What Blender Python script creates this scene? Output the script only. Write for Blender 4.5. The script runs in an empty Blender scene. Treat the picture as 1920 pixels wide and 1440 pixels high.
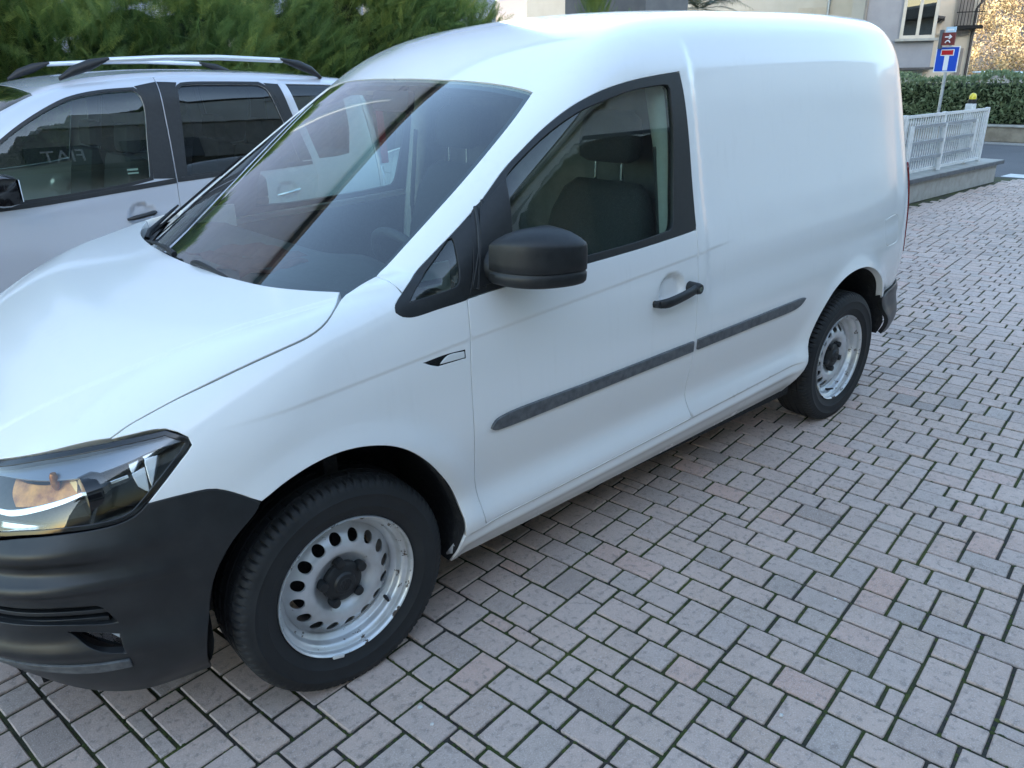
import bpy, bmesh, math, random, time
import numpy as np
from mathutils import Vector, Matrix
from mathutils.geometry import delaunay_2d_cdt

rad = math.radians
scene = bpy.context.scene
COL = scene.collection

# ------------------------------------------------------------------ camera
cam_data = bpy.data.cameras.new('camera')
cam_data.sensor_width = 36.0
cam_data.lens = 27.58
cam_data.clip_start = 0.05
cam_data.clip_end = 3000
camera = bpy.data.objects.new('camera', cam_data)
COL.objects.link(camera)
_yaw, _pit, _rol = 0.715, 0.379, -0.015
_f = Vector((math.sin(_yaw)*math.cos(_pit), math.cos(_yaw)*math.cos(_pit), -math.sin(_pit)))
_r = Vector((math.cos(_yaw), -math.sin(_yaw), 0)); _u = _r.cross(_f)
_c, _s = math.cos(_rol), math.sin(_rol)
_r, _u = _c*_r+_s*_u, -_s*_r+_c*_u
camera.matrix_world = Matrix(((_r.x, _u.x, -_f.x, -.829), (_r.y, _u.y, -_f.y, -2.495), (_r.z, _u.z, -_f.z, 1.606), (0, 0, 0, 1)))
scene.camera = camera

# ------------------------------------------------------------------ sky, sun, exposure
SUN_EL, SUN_AZ = rad(11), Vector((-.45, -.89))          # where the sun stands, seen from the ground
SUN_AZ.normalize()
world = bpy.data.worlds.new('World'); scene.world = world; world.use_nodes = True
wn = world.node_tree.nodes; wl = world.node_tree.links
for n in list(wn): wn.remove(n)
sky = wn.new('ShaderNodeTexSky'); sky.sky_type = 'NISHITA'; sky.sun_disc = False
sky.sun_elevation = SUN_EL; sky.sun_rotation = math.atan2(SUN_AZ.x, SUN_AZ.y)
sky.air_density = 1.0; sky.dust_density = 1.0; sky.ozone_density = 1.0; sky.altitude = 200
bg = wn.new('ShaderNodeBackground'); bg.inputs['Strength'].default_value = 0.15
wo = wn.new('ShaderNodeOutputWorld')
wl.new(sky.outputs[0], bg.inputs[0]); wl.new(bg.outputs[0], wo.inputs[0])
sun_d = bpy.data.lights.new('sun', 'SUN'); sun_d.energy = 2.5; sun_d.angle = rad(.53); sun_d.color = (1, .9, .76)
sun = bpy.data.objects.new('sun', sun_d); COL.objects.link(sun)
_sd = Vector((SUN_AZ.x*math.cos(SUN_EL), SUN_AZ.y*math.cos(SUN_EL), math.sin(SUN_EL)))
sun.rotation_euler = _sd.to_track_quat('Z', 'Y').to_euler()
scene.view_settings.view_transform = 'Standard'; scene.view_settings.look = 'None'
scene.view_settings.exposure = 2.72; scene.view_settings.gamma = 1.0
scene.view_settings.use_curve_mapping = False
scene.render.engine = 'CYCLES'
scene.cycles.max_bounces = 10; scene.cycles.transparent_max_bounces = 24
scene.cycles.glossy_bounces = 4; scene.cycles.diffuse_bounces = 4
scene.cycles.caustics_reflective = False; scene.cycles.caustics_refractive = False
scene.cycles.use_denoising = True

# ------------------------------------------------------------------ materials
MATS = {}
def nodes_of(name):
    m = bpy.data.materials.new(name); m.use_nodes = True
    nt = m.node_tree
    for n in list(nt.nodes): nt.nodes.remove(n)
    out = nt.nodes.new('ShaderNodeOutputMaterial')
    MATS[name] = m
    return m, nt, out
def nd(nt, typ, **kw):
    n = nt.nodes.new(typ)
    for k, v in kw.items():
        if k in n.inputs: n.inputs[k].default_value = v
        else: setattr(n, k, v)
    return n
def bsdf(name, col, rough=.5, metal=0., coat=0., spec=.5, emis=None):
    m, nt, out = nodes_of(name)
    b = nd(nt, 'ShaderNodeBsdfPrincipled')
    b.inputs['Base Color'].default_value = (*col, 1); b.inputs['Roughness'].default_value = rough
    b.inputs['Metallic'].default_value = metal; b.inputs['Coat Weight'].default_value = coat
    b.inputs['Coat Roughness'].default_value = .07; b.inputs['Specular IOR Level'].default_value = spec
    nt.links.new(b.outputs[0], out.inputs[0])
    return m, nt, b
def coords(nt, kind='Object', scale=(1, 1, 1)):
    tc = nd(nt, 'ShaderNodeTexCoord'); mp = nd(nt, 'ShaderNodeMapping')
    mp.inputs['Scale'].default_value = scale
    nt.links.new(tc.outputs[kind], mp.inputs[0]); return mp.outputs[0]
def noise(nt, vec, scale, detail=4, rough=.6):
    n = nd(nt, 'ShaderNodeTexNoise'); n.inputs['Scale'].default_value = scale
    n.inputs['Detail'].default_value = detail; n.inputs['Roughness'].default_value = rough
    nt.links.new(vec, n.inputs['Vector']); return n.outputs['Fac']
def ramp(nt, fac, stops, interp='LINEAR'):
    r = nd(nt, 'ShaderNodeValToRGB'); r.color_ramp.interpolation = interp
    e = r.color_ramp.elements
    while len(e) < len(stops): e.new(.5)
    for i, (p, c) in enumerate(stops):
        e[i].position = p; e[i].color = (*c, 1) if len(c) == 3 else c
    nt.links.new(fac, r.inputs[0]); return r.outputs[0]
def mixc(nt, fac, a, b, mode='MIX'):
    m = nd(nt, 'ShaderNodeMix', data_type='RGBA', blend_type=mode)
    for s, v in ((0, fac), (6, a), (7, b)):
        if isinstance(v, (int, float)): m.inputs[s].default_value = v
        elif isinstance(v, tuple): m.inputs[s].default_value = (*v, 1)
        else: nt.links.new(v, m.inputs[s])
    return m.outputs[2]
def mth(nt, op, a, b=None, clamp=False):
    m = nd(nt, 'ShaderNodeMath', operation=op, use_clamp=clamp)
    for i, v in enumerate((a, b)):
        if v is None: continue
        if isinstance(v, (int, float)): m.inputs[i].default_value = v
        else: nt.links.new(v, m.inputs[i])
    return m.outputs[0]
def bump(nt, b, h, strength=.2, dist=.01):
    n = nd(nt, 'ShaderNodeBump'); n.inputs['Strength'].default_value = strength; n.inputs['Distance'].default_value = dist
    nt.links.new(h, n.inputs['Height']); nt.links.new(n.outputs[0], b.inputs['Normal'])
def noisy(name, c1, c2, scale=20, rough=.6, bs=0., bd=.004, metal=0., coat=0., spec=.5, vec=None, lo=.35, hi=.65, rvar=0.):
    m, nt, b = bsdf(name, c1, rough, metal, coat, spec)
    v = coords(nt, 'Object', vec or (1, 1, 1)); f = noise(nt, v, scale)
    nt.links.new(ramp(nt, f, [(lo, c1), (hi, c2)]), b.inputs['Base Color'])
    if bs: bump(nt, b, noise(nt, v, scale*2.3), bs, bd)
    if rvar:
        nt.links.new(mth(nt, 'ADD', mth(nt, 'MULTIPLY', f, rvar), rough-rvar/2), b.inputs['Roughness'])
    return m

def paint(name, base, dirt, metal=0., z0=.26, z1=.55, amt=.28):
    m, nt, b = bsdf(name, base, .28, metal, .7, .5)
    v = coords(nt); sep = nd(nt, 'ShaderNodeSeparateXYZ'); nt.links.new(v, sep.inputs[0])
    low = nd(nt, 'ShaderNodeMapRange'); low.inputs['From Min'].default_value = z1; low.inputs['From Max'].default_value = z0
    nt.links.new(sep.outputs[2], low.inputs[0])
    big = noise(nt, v, 3.2, 5, .65); fine = noise(nt, v, 55, 3)
    vs = coords(nt, 'Object', (38, 38, 1.6)); st = noise(nt, vs, 1.0, 3, .55)
    streak = ramp(nt, st, [(.52, (0, 0, 0)), (.74, (1, 1, 1))])
    d = mth(nt, 'MULTIPLY', low.outputs[0], mth(nt, 'ADD', mth(nt, 'MULTIPLY', big, .8), mth(nt, 'MULTIPLY', fine, .3)))
    d = mth(nt, 'MULTIPLY', d, amt, True)
    d2 = mth(nt, 'MULTIPLY', streak, mth(nt, 'MULTIPLY', ramp(nt, big, [(.45, (0, 0, 0)), (.7, (1, 1, 1))]), .10))
    d = mth(nt, 'MAXIMUM', d, d2)
    nt.links.new(mixc(nt, d, base, dirt), b.inputs['Base Color'])
    nt.links.new(mth(nt, 'ADD', mth(nt, 'MULTIPLY', d, .3), .22), b.inputs['Roughness'])
    nt.links.new(mth(nt, 'SUBTRACT', .75, mth(nt, 'MULTIPLY', d, .9), True), b.inputs['Coat Weight'])
    bump(nt, b, noise(nt, v, 420, 1), .012, .001)
    return m
paint('van_paint', (.86, .855, .83), (.42, .40, .37))
paint('silver_paint', (.56, .59, .65), (.33, .33, .33), .25, .2, .6)
paint('white_paint', (.78, .78, .77), (.5, .48, .45))

def glass(name, tint, ior=1.5, gain=1.5, rough=.0, film=0.):
    m, nt, out = nodes_of(name)
    t = nd(nt, 'ShaderNodeBsdfTransparent'); t.inputs[0].default_value = (*tint, 1)
    g = nd(nt, 'ShaderNodeBsdfGlossy'); g.inputs['Roughness'].default_value = rough
    g.inputs[0].default_value = (1, 1, 1, 1)
    fr = nd(nt, 'ShaderNodeFresnel'); fr.inputs[0].default_value = ior
    geo = nd(nt, 'ShaderNodeNewGeometry')                # same reflectance from inside and outside of a thin pane
    iv = mth(nt, 'ADD', mth(nt, 'MULTIPLY', geo.outputs['Backfacing'], 1/ior-ior), ior)
    nt.links.new(iv, fr.inputs[0])
    fac = mth(nt, 'MULTIPLY', fr.outputs[0], gain, True)
    base = t.outputs[0]
    if film:
        d = nd(nt, 'ShaderNodeBsdfDiffuse'); d.inputs[0].default_value = (.45, .47, .48, 1)
        v = coords(nt); f = ramp(nt, noise(nt, v, 6, 5), [(.4, (0, 0, 0)), (.8, (1, 1, 1))])
        mx = nd(nt, 'ShaderNodeMixShader'); nt.links.new(mth(nt, 'MULTIPLY', f, film), mx.inputs[0])
        nt.links.new(base, mx.inputs[1]); nt.links.new(d.outputs[0], mx.inputs[2]); base = mx.outputs[0]
    x = nd(nt, 'ShaderNodeMixShader'); nt.links.new(fac, x.inputs[0]); nt.links.new(base, x.inputs[1]); nt.links.new(g.outputs[0], x.inputs[2])
    nt.links.new(x.outputs[0], out.inputs[0]); return m
glass('windscreen_glass', (.66, .78, .74), 1.52, 2.1, 0, .025)
glass('side_glass', (.55, .68, .63), 1.52, 1.7, 0, .02)
glass('dark_glass', (.16, .18, .19), 1.52, 1.7)
glass('lens_glass', (.93, .95, .96), 1.5, 1.6)
glass('house_glass', (.25, .28, .28), 1.5, 2.0)

noisy('black_plastic', (.010, .011, .012), (.016, .017, .018), 60, .48, .15, .001, rvar=.12)
noisy('bumper_plastic', (.013, .014, .015), (.024, .025, .026), 9, .38, .25, .0006, rvar=.16)
noisy('moulding_plastic', (.07, .075, .08), (.13, .135, .14), 40, .55, .2, .001, rvar=.1)
bsdf('gloss_black', (.008, .008, .009), .12, 0, .3)
bsdf('gap_dark', (.006, .006, .007), .8)
noisy('liner_black', (.010, .010, .011), (.035, .034, .032), 45, .85, .5, .006, lo=.5, hi=.8)
noisy('interior_dark', (.022, .024, .027), (.034, .036, .039), 80, .62, .3, .001)
noisy('seat_fabric', (.030, .033, .036), (.055, .058, .062), 220, .9, .4, .001)
noisy('interior_light', (.50, .50, .47), (.56, .56, .53), 30, .6)
noisy('cargo_panel', (.10, .10, .10), (.14, .14, .14), 12, .7)
noisy('red_cloth', (.075, .018, .014), (.11, .03, .022), 60, .9, .5, .003)
bsdf('chrome', (.80, .82, .84), .12, 1)
bsdf('reflector', (.86, .87, .88), .2, .45)
bsdf('sky_sheen_grey', (.20, .22, .25), .28, .5)
noisy('amber', (.34, .10, .015), (.85, .36, .07), 22, .28, 0, metal=.4)
bsdf('glint_amber', (.95, .55, .18), .2, .6)
bsdf('red_lens', (.20, .010, .010), .12, 0, .5)
bsdf('white_plastic', (.72, .72, .70), .4)
bsdf('sticker_white', (.7, .72, .7), .5)
bsdf('sticker_green', (.05, .33, .22), .5)

def tyre_mat():
    m, nt, b = bsdf('tyre_rubber', (.016, .017, .018), .75)
    v = coords(nt); f = noise(nt, v, 7, 6, .7)
    nt.links.new(ramp(nt, f, [(.35, (.009, .0095, .010)), (.62, (.018, .019, .020)), (.8, (.032, .031, .030))]), b.inputs['Base Color'])
    nt.links.new(mth(nt, 'ADD', mth(nt, 'MULTIPLY', f, .35), .52), b.inputs['Roughness'])
    bump(nt, b, noise(nt, v, 160), .15, .002)
tyre_mat()
def rim_mat():
    m, nt, b = bsdf('rim_steel', (.72, .74, .75), .36, .5)
    v = coords(nt); f = noise(nt, v, 26, 8, .72); g = noise(nt, v, 5, 4, .6)
    sep = nd(nt, 'ShaderNodeSeparateXYZ'); nt.links.new(v, sep.inputs[0])
    r = mth(nt, 'POWER', mth(nt, 'ADD', mth(nt, 'MULTIPLY', sep.outputs[0], sep.outputs[0]), mth(nt, 'MULTIPLY', sep.outputs[2], sep.outputs[2])), .5)
    edge = nd(nt, 'ShaderNodeMapRange'); edge.inputs['From Min'].default_value = .168; edge.inputs['From Max'].default_value = .205
    nt.links.new(r, edge.inputs[0])
    chip = mth(nt, 'ADD', f, mth(nt, 'MULTIPLY', edge.outputs[0], .075))
    chipm = ramp(nt, chip, [(.65, (0, 0, 0)), (.665, (1, 1, 1))])
    rust = ramp(nt, f, [(.3, (.035, .026, .02)), (.7, (.085, .06, .045))])
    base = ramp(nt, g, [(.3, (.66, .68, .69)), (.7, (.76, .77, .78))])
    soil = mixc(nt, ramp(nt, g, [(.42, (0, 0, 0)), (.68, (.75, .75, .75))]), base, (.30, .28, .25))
    nt.links.new(mixc(nt, chipm, soil, rust), b.inputs['Base Color'])
    nt.links.new(mth(nt, 'SUBTRACT', .5, mth(nt, 'MULTIPLY', chipm, .5)), b.inputs['Metallic'])
    nt.links.new(mth(nt, 'ADD', .36, mth(nt, 'MULTIPLY', chipm, .45)), b.inputs['Roughness'])
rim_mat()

# ------------------------------------------------------------------ object helpers
def link(o, parent=None):
    COL.objects.link(o)
    if parent is not None: o.parent = parent
    return o
def mesh_obj(name, V, F, mat, parent=None, N=None, smooth=True, angle=None):
    me = bpy.data.meshes.new(name)
    me.from_pydata([tuple(map(float, v)) for v in V], [], [tuple(map(int, f)) for f in F])
    me.materials.append(MATS[mat] if isinstance(mat, str) else mat)
    if smooth:
        me.polygons.foreach_set('use_smooth', np.ones(len(me.polygons), bool))
        if N is not None: me.normals_split_custom_set_from_vertices([tuple(map(float, n)) for n in N])
        elif angle: me.set_sharp_from_angle(angle=rad(angle))
    me.update()
    return link(bpy.data.objects.new(name, me), parent)
def empty(name, loc=(0, 0, 0), rz=0.):
    o = bpy.data.objects.new(name, None); o.empty_display_size = .2
    COL.objects.link(o); o.location = loc; o.rotation_euler = (0, 0, rz); return o
def tag(o, label=None, cat=None, group=None, kind=None):
    if label: o['label'] = label
    if cat: o['category'] = cat
    if group: o['group'] = group
    if kind: o['kind'] = kind
    return o
def copy_tree(o, parent=None):
    c = o.copy(); COL.objects.link(c)
    if parent is not None:
        c.parent = parent; c.matrix_parent_inverse = o.matrix_parent_inverse.copy()
    for ch in list(o.children): copy_tree(ch, c)
    return c
class MB:
    """collects simple shapes into one mesh"""
    def __init__(s): s.V = []; s.F = []
    def add(s, V, F):
        n = len(s.V); s.V += [tuple(v) for v in V]; s.F += [tuple(i+n for i in f) for f in F]; return s
    def box(s, c, d, rot=None, bev=0.):
        x, y, z = d[0]/2, d[1]/2, d[2]/2
        bv = min(bev, x*.9, y*.9, z*.9)
        bm = bmesh.new(); bmesh.ops.create_cube(bm, size=1)
        for v in bm.verts: v.co = Vector((v.co.x*d[0], v.co.y*d[1], v.co.z*d[2]))
        if bv > 0: bmesh.ops.bevel(bm, geom=list(bm.edges), offset=bv, segments=2, affect='EDGES', profile=.6)
        R = rot if rot is not None else Matrix.Identity(3)
        bm.verts.index_update()
        V = [tuple(R @ v.co + Vector(c)) for v in bm.verts]; F = [[v.index for v in f.verts] for f in bm.faces]
        bm.free(); return s.add(V, F)
    def tube(s, pts, r, n=10, cap=True):
        P = [Vector(p) for p in pts]; rr = r if hasattr(r, '__len__') else [r]*len(P)
        V = []; F = []; up = None
        for i, p in enumerate(P):
            t = (P[min(i+1, len(P)-1)]-P[max(i-1, 0)]).normalized()
            if up is None: up = t.orthogonal().normalized()
            up = (up - t*up.dot(t)).normalized(); b = t.cross(up)
            for k in range(n):
                a = 2*math.pi*k/n; V.append(tuple(p+(up*math.cos(a)+b*math.sin(a))*rr[i]))
        for i in range(len(P)-1):
            for k in range(n):
                F.append((i*n+k, i*n+(k+1) % n, (i+1)*n+(k+1) % n, (i+1)*n+k))
        if cap: F.append(tuple(range(n-1, -1, -1))); F.append(tuple(range((len(P)-1)*n, len(P)*n)))
        return s.add(V, F)
    def lathe(s, prof, c=(0, 0, 0), axis='z', n=32):
        V = []; F = []; m = len(prof)
        for k in range(n):
            a = 2*math.pi*k/n
            for r, h in prof:
                q = (r*math.cos(a), r*math.sin(a), h) if axis == 'z' else (r*math.cos(a), h, r*math.sin(a)) if axis == 'y' else (h, r*math.cos(a), r*math.sin(a))
                V.append((q[0]+c[0], q[1]+c[1], q[2]+c[2]))
        for k in range(n):
            for j in range(m-1):
                a, b = k*m+j, ((k+1) % n)*m+j
                F.append((a, b, b+1, a+1))
        return s.add(V, F)
    def prism(s, poly, h, M=None):
        """polygon in the local xy plane pulled h along local z"""
        n = len(poly); M = M or Matrix.Identity(4)
        V = [tuple(M @ Vector((x, y, 0))) for x, y in poly]+[tuple(M @ Vector((x, y, h))) for x, y in poly]
        F = [tuple(range(n-1, -1, -1)), tuple(range(n, 2*n))]+[(i, (i+1) % n, n+(i+1) % n, n+i) for i in range(n)]
        return s.add(V, F)
    def build(s, name, mat, parent=None, smooth=False, angle=40, loc=None):
        V = s.V
        if loc is not None: V = [(v[0]-loc[0], v[1]-loc[1], v[2]-loc[2]) for v in V]
        o = mesh_obj(name, V, s.F, mat, parent, smooth=smooth, angle=angle)
        if loc is not None: o.location = loc
        return o
RK=.022
class Sp:                                   # natural cubic spline
    def __init__(s,pts):
        a=np.array(pts,float);s.x=x=a[:,0];s.y=y=a[:,1];n=len(x);h=np.diff(x)
        A=np.zeros((n,n));b=np.zeros(n);A[0,0]=A[-1,-1]=1
        for i in range(1,n-1):
            A[i,i-1]=h[i-1];A[i,i]=2*(h[i-1]+h[i]);A[i,i+1]=h[i];b[i]=6*((y[i+1]-y[i])/h[i]-(y[i]-y[i-1])/h[i-1])
        s.m=np.linalg.solve(A,b);s.h=h
        s.s0=(y[1]-y[0])/h[0]-h[0]*(2*s.m[0]+s.m[1])/6
        s.s1=(y[-1]-y[-2])/h[-1]+h[-1]*(s.m[-2]+2*s.m[-1])/6
    def __call__(s,q):
        q=np.asarray(q,float);x,y,m,h=s.x,s.y,s.m,s.h
        i=np.clip(np.searchsorted(x,q)-1,0,len(h)-1);c=np.clip(q,x[0],x[-1]);a=(x[i+1]-c)/h[i];b=1-a
        r=a*y[i]+b*y[i+1]+((a**3-a)*m[i]+(b**3-b)*m[i+1])*h[i]**2/6
        return r+np.where(q<x[0],(q-x[0])*s.s0,0)+np.where(q>x[-1],(q-x[-1])*s.s1,0)
def smax(a,b,k):
    h=np.maximum(k-np.abs(a-b),0)/k
    return np.maximum(a,b)+h*h*k*.25
def sstep(a,b,x):
    t=np.clip((x-a)/(b-a),0,1);return t*t*(3-2*t)
def gauss(x,c,w): return np.exp(-((x-c)/w)**2)
# ---- van skin, body coordinates: x back from the front axle, z above ground at the front axle
V_plan=Sp([(-1.0,.700),(-.75,.795),(-.5,.845),(-.25,.877),(.05,.890),(.5,.895),(1.5,.8965),(2.4,.894),(2.9,.880),(3.2,.850),(3.45,.803),(3.6,.77)])
V_prof=Sp([(.12,-.115),(.18,-.078),(.225,-.048),(.255,-.027),(.285,-.014),(.325,-.004),(.368,-.007),(.402,-.020),(.438,-.0275),(.48,-.0235),(.54,-.012),(.60,-.003),(.66,0),(.76,-.003),(.88,-.010),(.98,-.023),(1.06,-.038),(1.2,-.068),(1.4,-.107),(1.556,-.143),(1.68,-.178),(1.9,-.25)])
V_zc=Sp([(-.30,.885),(-.02,1.068),(.2,1.207),(.5,1.393),(.72,1.525),(.82,1.580),(.95,1.643),(1.1,1.697),(1.3,1.744),(1.6,1.779),(2.0,1.788),(2.4,1.788),(2.8,1.781),(3.1,1.767),(3.3,1.750),(3.5,1.72)])
V_hood=Sp([(-1.0,.62),(-.86,.75),(-.72,.850),(-.55,.942),(-.35,1.008),(-.15,1.052),(.05,1.085),(.2,1.112),(.5,1.15)])
V_nose=Sp([(.10,-.74),(.15,-.79),(.2,-.825),(.3,-.862),(.45,-.878),(.58,-.872),(.68,-.842),(.78,-.785),(.9,-.65),(1.05,-.45)])
V_tail=Sp([(.2,3.40),(.4,3.50),(.6,3.50),(.9,3.478),(1.2,3.44),(1.5,3.38),(1.7,3.36),(1.9,3.33)])
V_crs=Sp([(-.9,.24),(-.636,.416),(-.405,.574),(-.233,.659),(-.016,.728),(.2,.80)])
def v_S(x,z):
    s=V_plan(x)+V_prof(z)
    s=s-.009*sstep(1.485,1.535,x)*sstep(3.20,3.05,x)*sstep(.72,.86,z)*sstep(1.70,1.62,z)   # pressed cargo panel
    # front wing leans in towards the bonnet; creases; arch flares
    fr=sstep(.45,-.25,x)
    s=s-.045*sstep(.05,-.45,x)*sstep(.42,.16,z)
    s=s-4.5*np.maximum(-.5-x,0)**2*np.maximum(.43-z,0)/.23
    s=s-fr*.10*np.maximum(z-.80,0)**1.5*3
    for xc,zc,am in ((0,.31,.016),(2.66,.30-.045,.022)):
        r=np.hypot(x-xc,z-zc)
        s=s+am*gauss(r,.405,.058)*sstep(.22,.40,z)
    s=s-.016*sstep(1.,.62,np.hypot((x-1.30)/.075,(z-.875)/.062))*sstep(.80,.86,z)
    zc=.912+np.where(x<.42,.076,.05)*(x-.42)                     # crease from the headlamp to the door handle
    s=s+.0024*sstep(.0,.011,z-zc)*sstep(.16,.03,z-zc)*sstep(-.33,-.15,x)*sstep(1.72,1.5,x)
    sl=sstep(.36,.40,x)*sstep(2.27,2.20,x)                        # sill bead below the doors
    zd=.3155+.0207*x
    s=s-sl*(.007*sstep(zd,zd-.009,z)-.007*gauss(z,zd-.040,.017))
    return s
def v_hoodT(x,y):
    t=V_hood(x-.03*y*y)-.02*y*y-.015*y**4
    yc=V_crs(x)
    return t+.0065*sstep(yc+.007,yc-.010,y)
def v_low(x,y,z):
    y=np.abs(y)
    side=y-v_S(x,z);hd=(z-v_hoodT(x,y))*.93
    n=(V_nose(z)+.15*(y/.8)**2+.15*(y/.8)**6-x)*.93
    return np.maximum(smax(smax(side,hd,.075),n,.16),x-1.0)
def v_up(x,y,z):
    y=np.abs(y)
    side=y-v_S(x,z)
    T=V_zc(x-.28*y*y*sstep(1.6,.8,x))-.075*y*y
    top=(z-T)*(.86+.12*sstep(.7,1.3,x))
    k=.10+.08*sstep(.95,1.7,x)
    return smax(smax(side,top,k),x-V_tail(z)+.25*np.maximum(y-.4,0)**2,.30)
def v_F(x,y,z): return np.minimum(v_low(x,y,z),v_up(x,y,z))

# ---- neighbouring estate car, its own centre line at y=0
D_plan=Sp([(-2.6,.62),(-2.3,.76),(-1.9,.83),(-1.4,.862),(-.5,.87),(.6,.87),(1.3,.866),(1.85,.845),(2.2,.80)])
D_prof=Sp([(.15,-.09),(.22,-.045),(.32,-.03),(.5,-.012),(.68,0),(.85,-.004),(.95,-.010),(1.05,-.024),(1.12,-.04),(1.3,-.085),(1.5,-.135),(1.6,-.16),(1.8,-.22)])
D_zc=Sp([(-1.2,.85),(-.78,1.08),(-.4,1.325),(-.05,1.525),(.15,1.590),(.4,1.627),(.8,1.650),(1.2,1.645),(1.6,1.625),(1.9,1.60),(2.2,1.57)])
D_hood=Sp([(-2.6,.62),(-2.4,.80),(-2.2,.88),(-1.7,.98),(-1.2,1.045),(-.7,1.09),(-.3,1.12)])
D_nose=Sp([(.1,-2.3),(.2,-2.4),(.4,-2.47),(.6,-2.46),(.8,-2.40),(.95,-2.25)])
D_tail=Sp([(.2,2.07),(.4,2.14),(.7,2.14),(1.0,2.125),(1.3,2.105),(1.5,2.08),(1.7,2.04)])
def d_S(x,z):
    s=D_plan(x)+D_prof(z)
    for xc in (-1.63,1.275):
        s=s+.014*gauss(np.hypot(x-xc,z-.30),.39,.07)*sstep(.2,.38,z)
    return s
def d_low(x,y,z):
    y=np.abs(y)
    n=(D_nose(z)+.10*(y/.8)**2+.14*(y/.8)**6-x)*.95
    return np.maximum(smax(smax(y-d_S(x,z),(z-D_hood(x)+.05*y*y)*.95,.1),n,.2),x+.2)
def d_up(x,y,z):
    y=np.abs(y)
    T=D_zc(x-.22*y*y*sstep(.7,0,x))-.055*y*y
    return smax(smax(y-d_S(x,z),(z-T)*(.87+.11*sstep(-.2,.3,x)),.09+.05*sstep(-.1,.5,x)),x-D_tail(z)+.12*np.maximum(y-.4,0)**2,.16)
def d_F(x,y,z): return np.minimum(d_low(x,y,z),d_up(x,y,z))

# ------------------------------------------------------------------ curved sheet-metal skins
def solve_t(F, O, D, t0, t1):
    a = np.full(len(O), float(t0)); b = np.full(len(O), float(t1))
    for _ in range(30):
        m = (a+b)*.5; P = O+D*m[:, None]; v = F(P[:, 0], P[:, 1], P[:, 2]) < 0
        a = np.where(v, m, a); b = np.where(v, b, m)
    return (a+b)*.5
def grad(F, P, e=8e-4):
    g = np.empty_like(P)
    for i in range(3):
        d = np.zeros(3); d[i] = e; A = P+d; B = P-d
        g[:, i] = F(A[:, 0], A[:, 1], A[:, 2])-F(B[:, 0], B[:, 1], B[:, 2])
    return g/np.maximum(np.linalg.norm(g, axis=1), 1e-9)[:, None]
class Side:                                   # domain: x and the angle about a lengthwise axis at height .9
    k = .9
    def __init__(s, F): s.F = F
    def uv(s, P):
        P = np.atleast_2d(np.array(P, float)); return np.stack([P[:, 0], np.arctan2(P[:, 2]-.9, np.abs(P[:, 1]))*s.k], 1)
    def xz(s, Q):                             # outline given by x and z alone: find the flank first
        Q = np.array(Q, float); O = np.stack([Q[:, 0], Q[:, 0]*0+.25, Q[:, 1]], 1); D = np.tile([0., 1, 0], (len(Q), 1))
        t = solve_t(s.F, O, D, 0, .9); P = O+D*t[:, None]; return s.uv(P)
    def lift(s, uv):
        th = uv[:, 1]/s.k; O = np.stack([uv[:, 0], th*0, th*0+.9], 1); D = np.stack([th*0, np.cos(th), np.sin(th)], 1)
        P = O+D*solve_t(s.F, O, D, .05, 1.6)[:, None]; return P, grad(s.F, P)
class Top:                                    # domain: x, y seen from above
    def __init__(s, F, z0=.5, z1=2.2): s.F, s.z0, s.z1 = F, z0, z1
    def uv(s, P): return np.atleast_2d(np.array(P, float))[:, :2]
    def lift(s, uv):
        O = np.stack([uv[:, 0], uv[:, 1], uv[:, 0]*0+s.z0], 1); D = np.tile([0., 0, 1], (len(uv), 1))
        P = O+D*solve_t(s.F, O, D, 0, s.z1-s.z0)[:, None]; return P, grad(s.F, P)
class Round:                                  # domain: angle about an upright axis at x0, and z
    k = .8
    def __init__(s, F, x0, sg): s.F, s.x0, s.sg = F, x0, sg
    def uv(s, P):
        P = np.atleast_2d(np.array(P, float)); return np.stack([np.arctan2(P[:, 1], s.sg*(P[:, 0]-s.x0))*s.k, P[:, 2]], 1)
    def lift(s, uv):
        ph = uv[:, 0]/s.k; O = np.stack([ph*0+s.x0, ph*0, uv[:, 1]], 1); D = np.stack([s.sg*np.cos(ph), np.sin(ph), ph*0], 1)
        P = O+D*solve_t(s.F, O, D, .05, 1.6)[:, None]; return P, grad(s.F, P)
class Back:                                   # domain: y, z seen from behind
    def __init__(s, F, x0): s.F, s.x0 = F, x0
    def uv(s, P): return np.atleast_2d(np.array(P, float))[:, 1:3]
    def lift(s, uv):
        O = np.stack([uv[:, 0]*0+s.x0, uv[:, 0], uv[:, 1]], 1); D = np.tile([1., 0, 0], (len(uv), 1))
        P = O+D*solve_t(s.F, O, D, 0, 1.2)[:, None]; return P, grad(s.F, P)
def crom(P, m=12):                            # smooth curve through points
    P = np.array(P, float)
    if len(P) < 3: return P
    E = np.vstack([2*P[0]-P[1], P, 2*P[-1]-P[-2]]); out = []
    for i in range(1, len(E)-2):
        p0, p1, p2, p3 = E[i-1:i+3]
        d1 = max(np.linalg.norm(p2-p1), 1e-6)**.5; d0 = max(np.linalg.norm(p1-p0), 1e-6)**.5; d2 = max(np.linalg.norm(p3-p2), 1e-6)**.5
        m1 = d1*((p1-p0)/d0-(p2-p0)/(d0+d1)+(p2-p1)/d1); m2 = d1*((p2-p1)/d1-(p3-p1)/(d1+d2)+(p3-p2)/d2)
        t = np.linspace(0, 1, m, endpoint=False)[:, None]
        out.append((2*t**3-3*t**2+1)*p1+(t**3-2*t**2+t)*m1+(-2*t**3+3*t**2)*p2+(t**3-t**2)*m2)
    return np.vstack(out+[P[-1:]])
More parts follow.
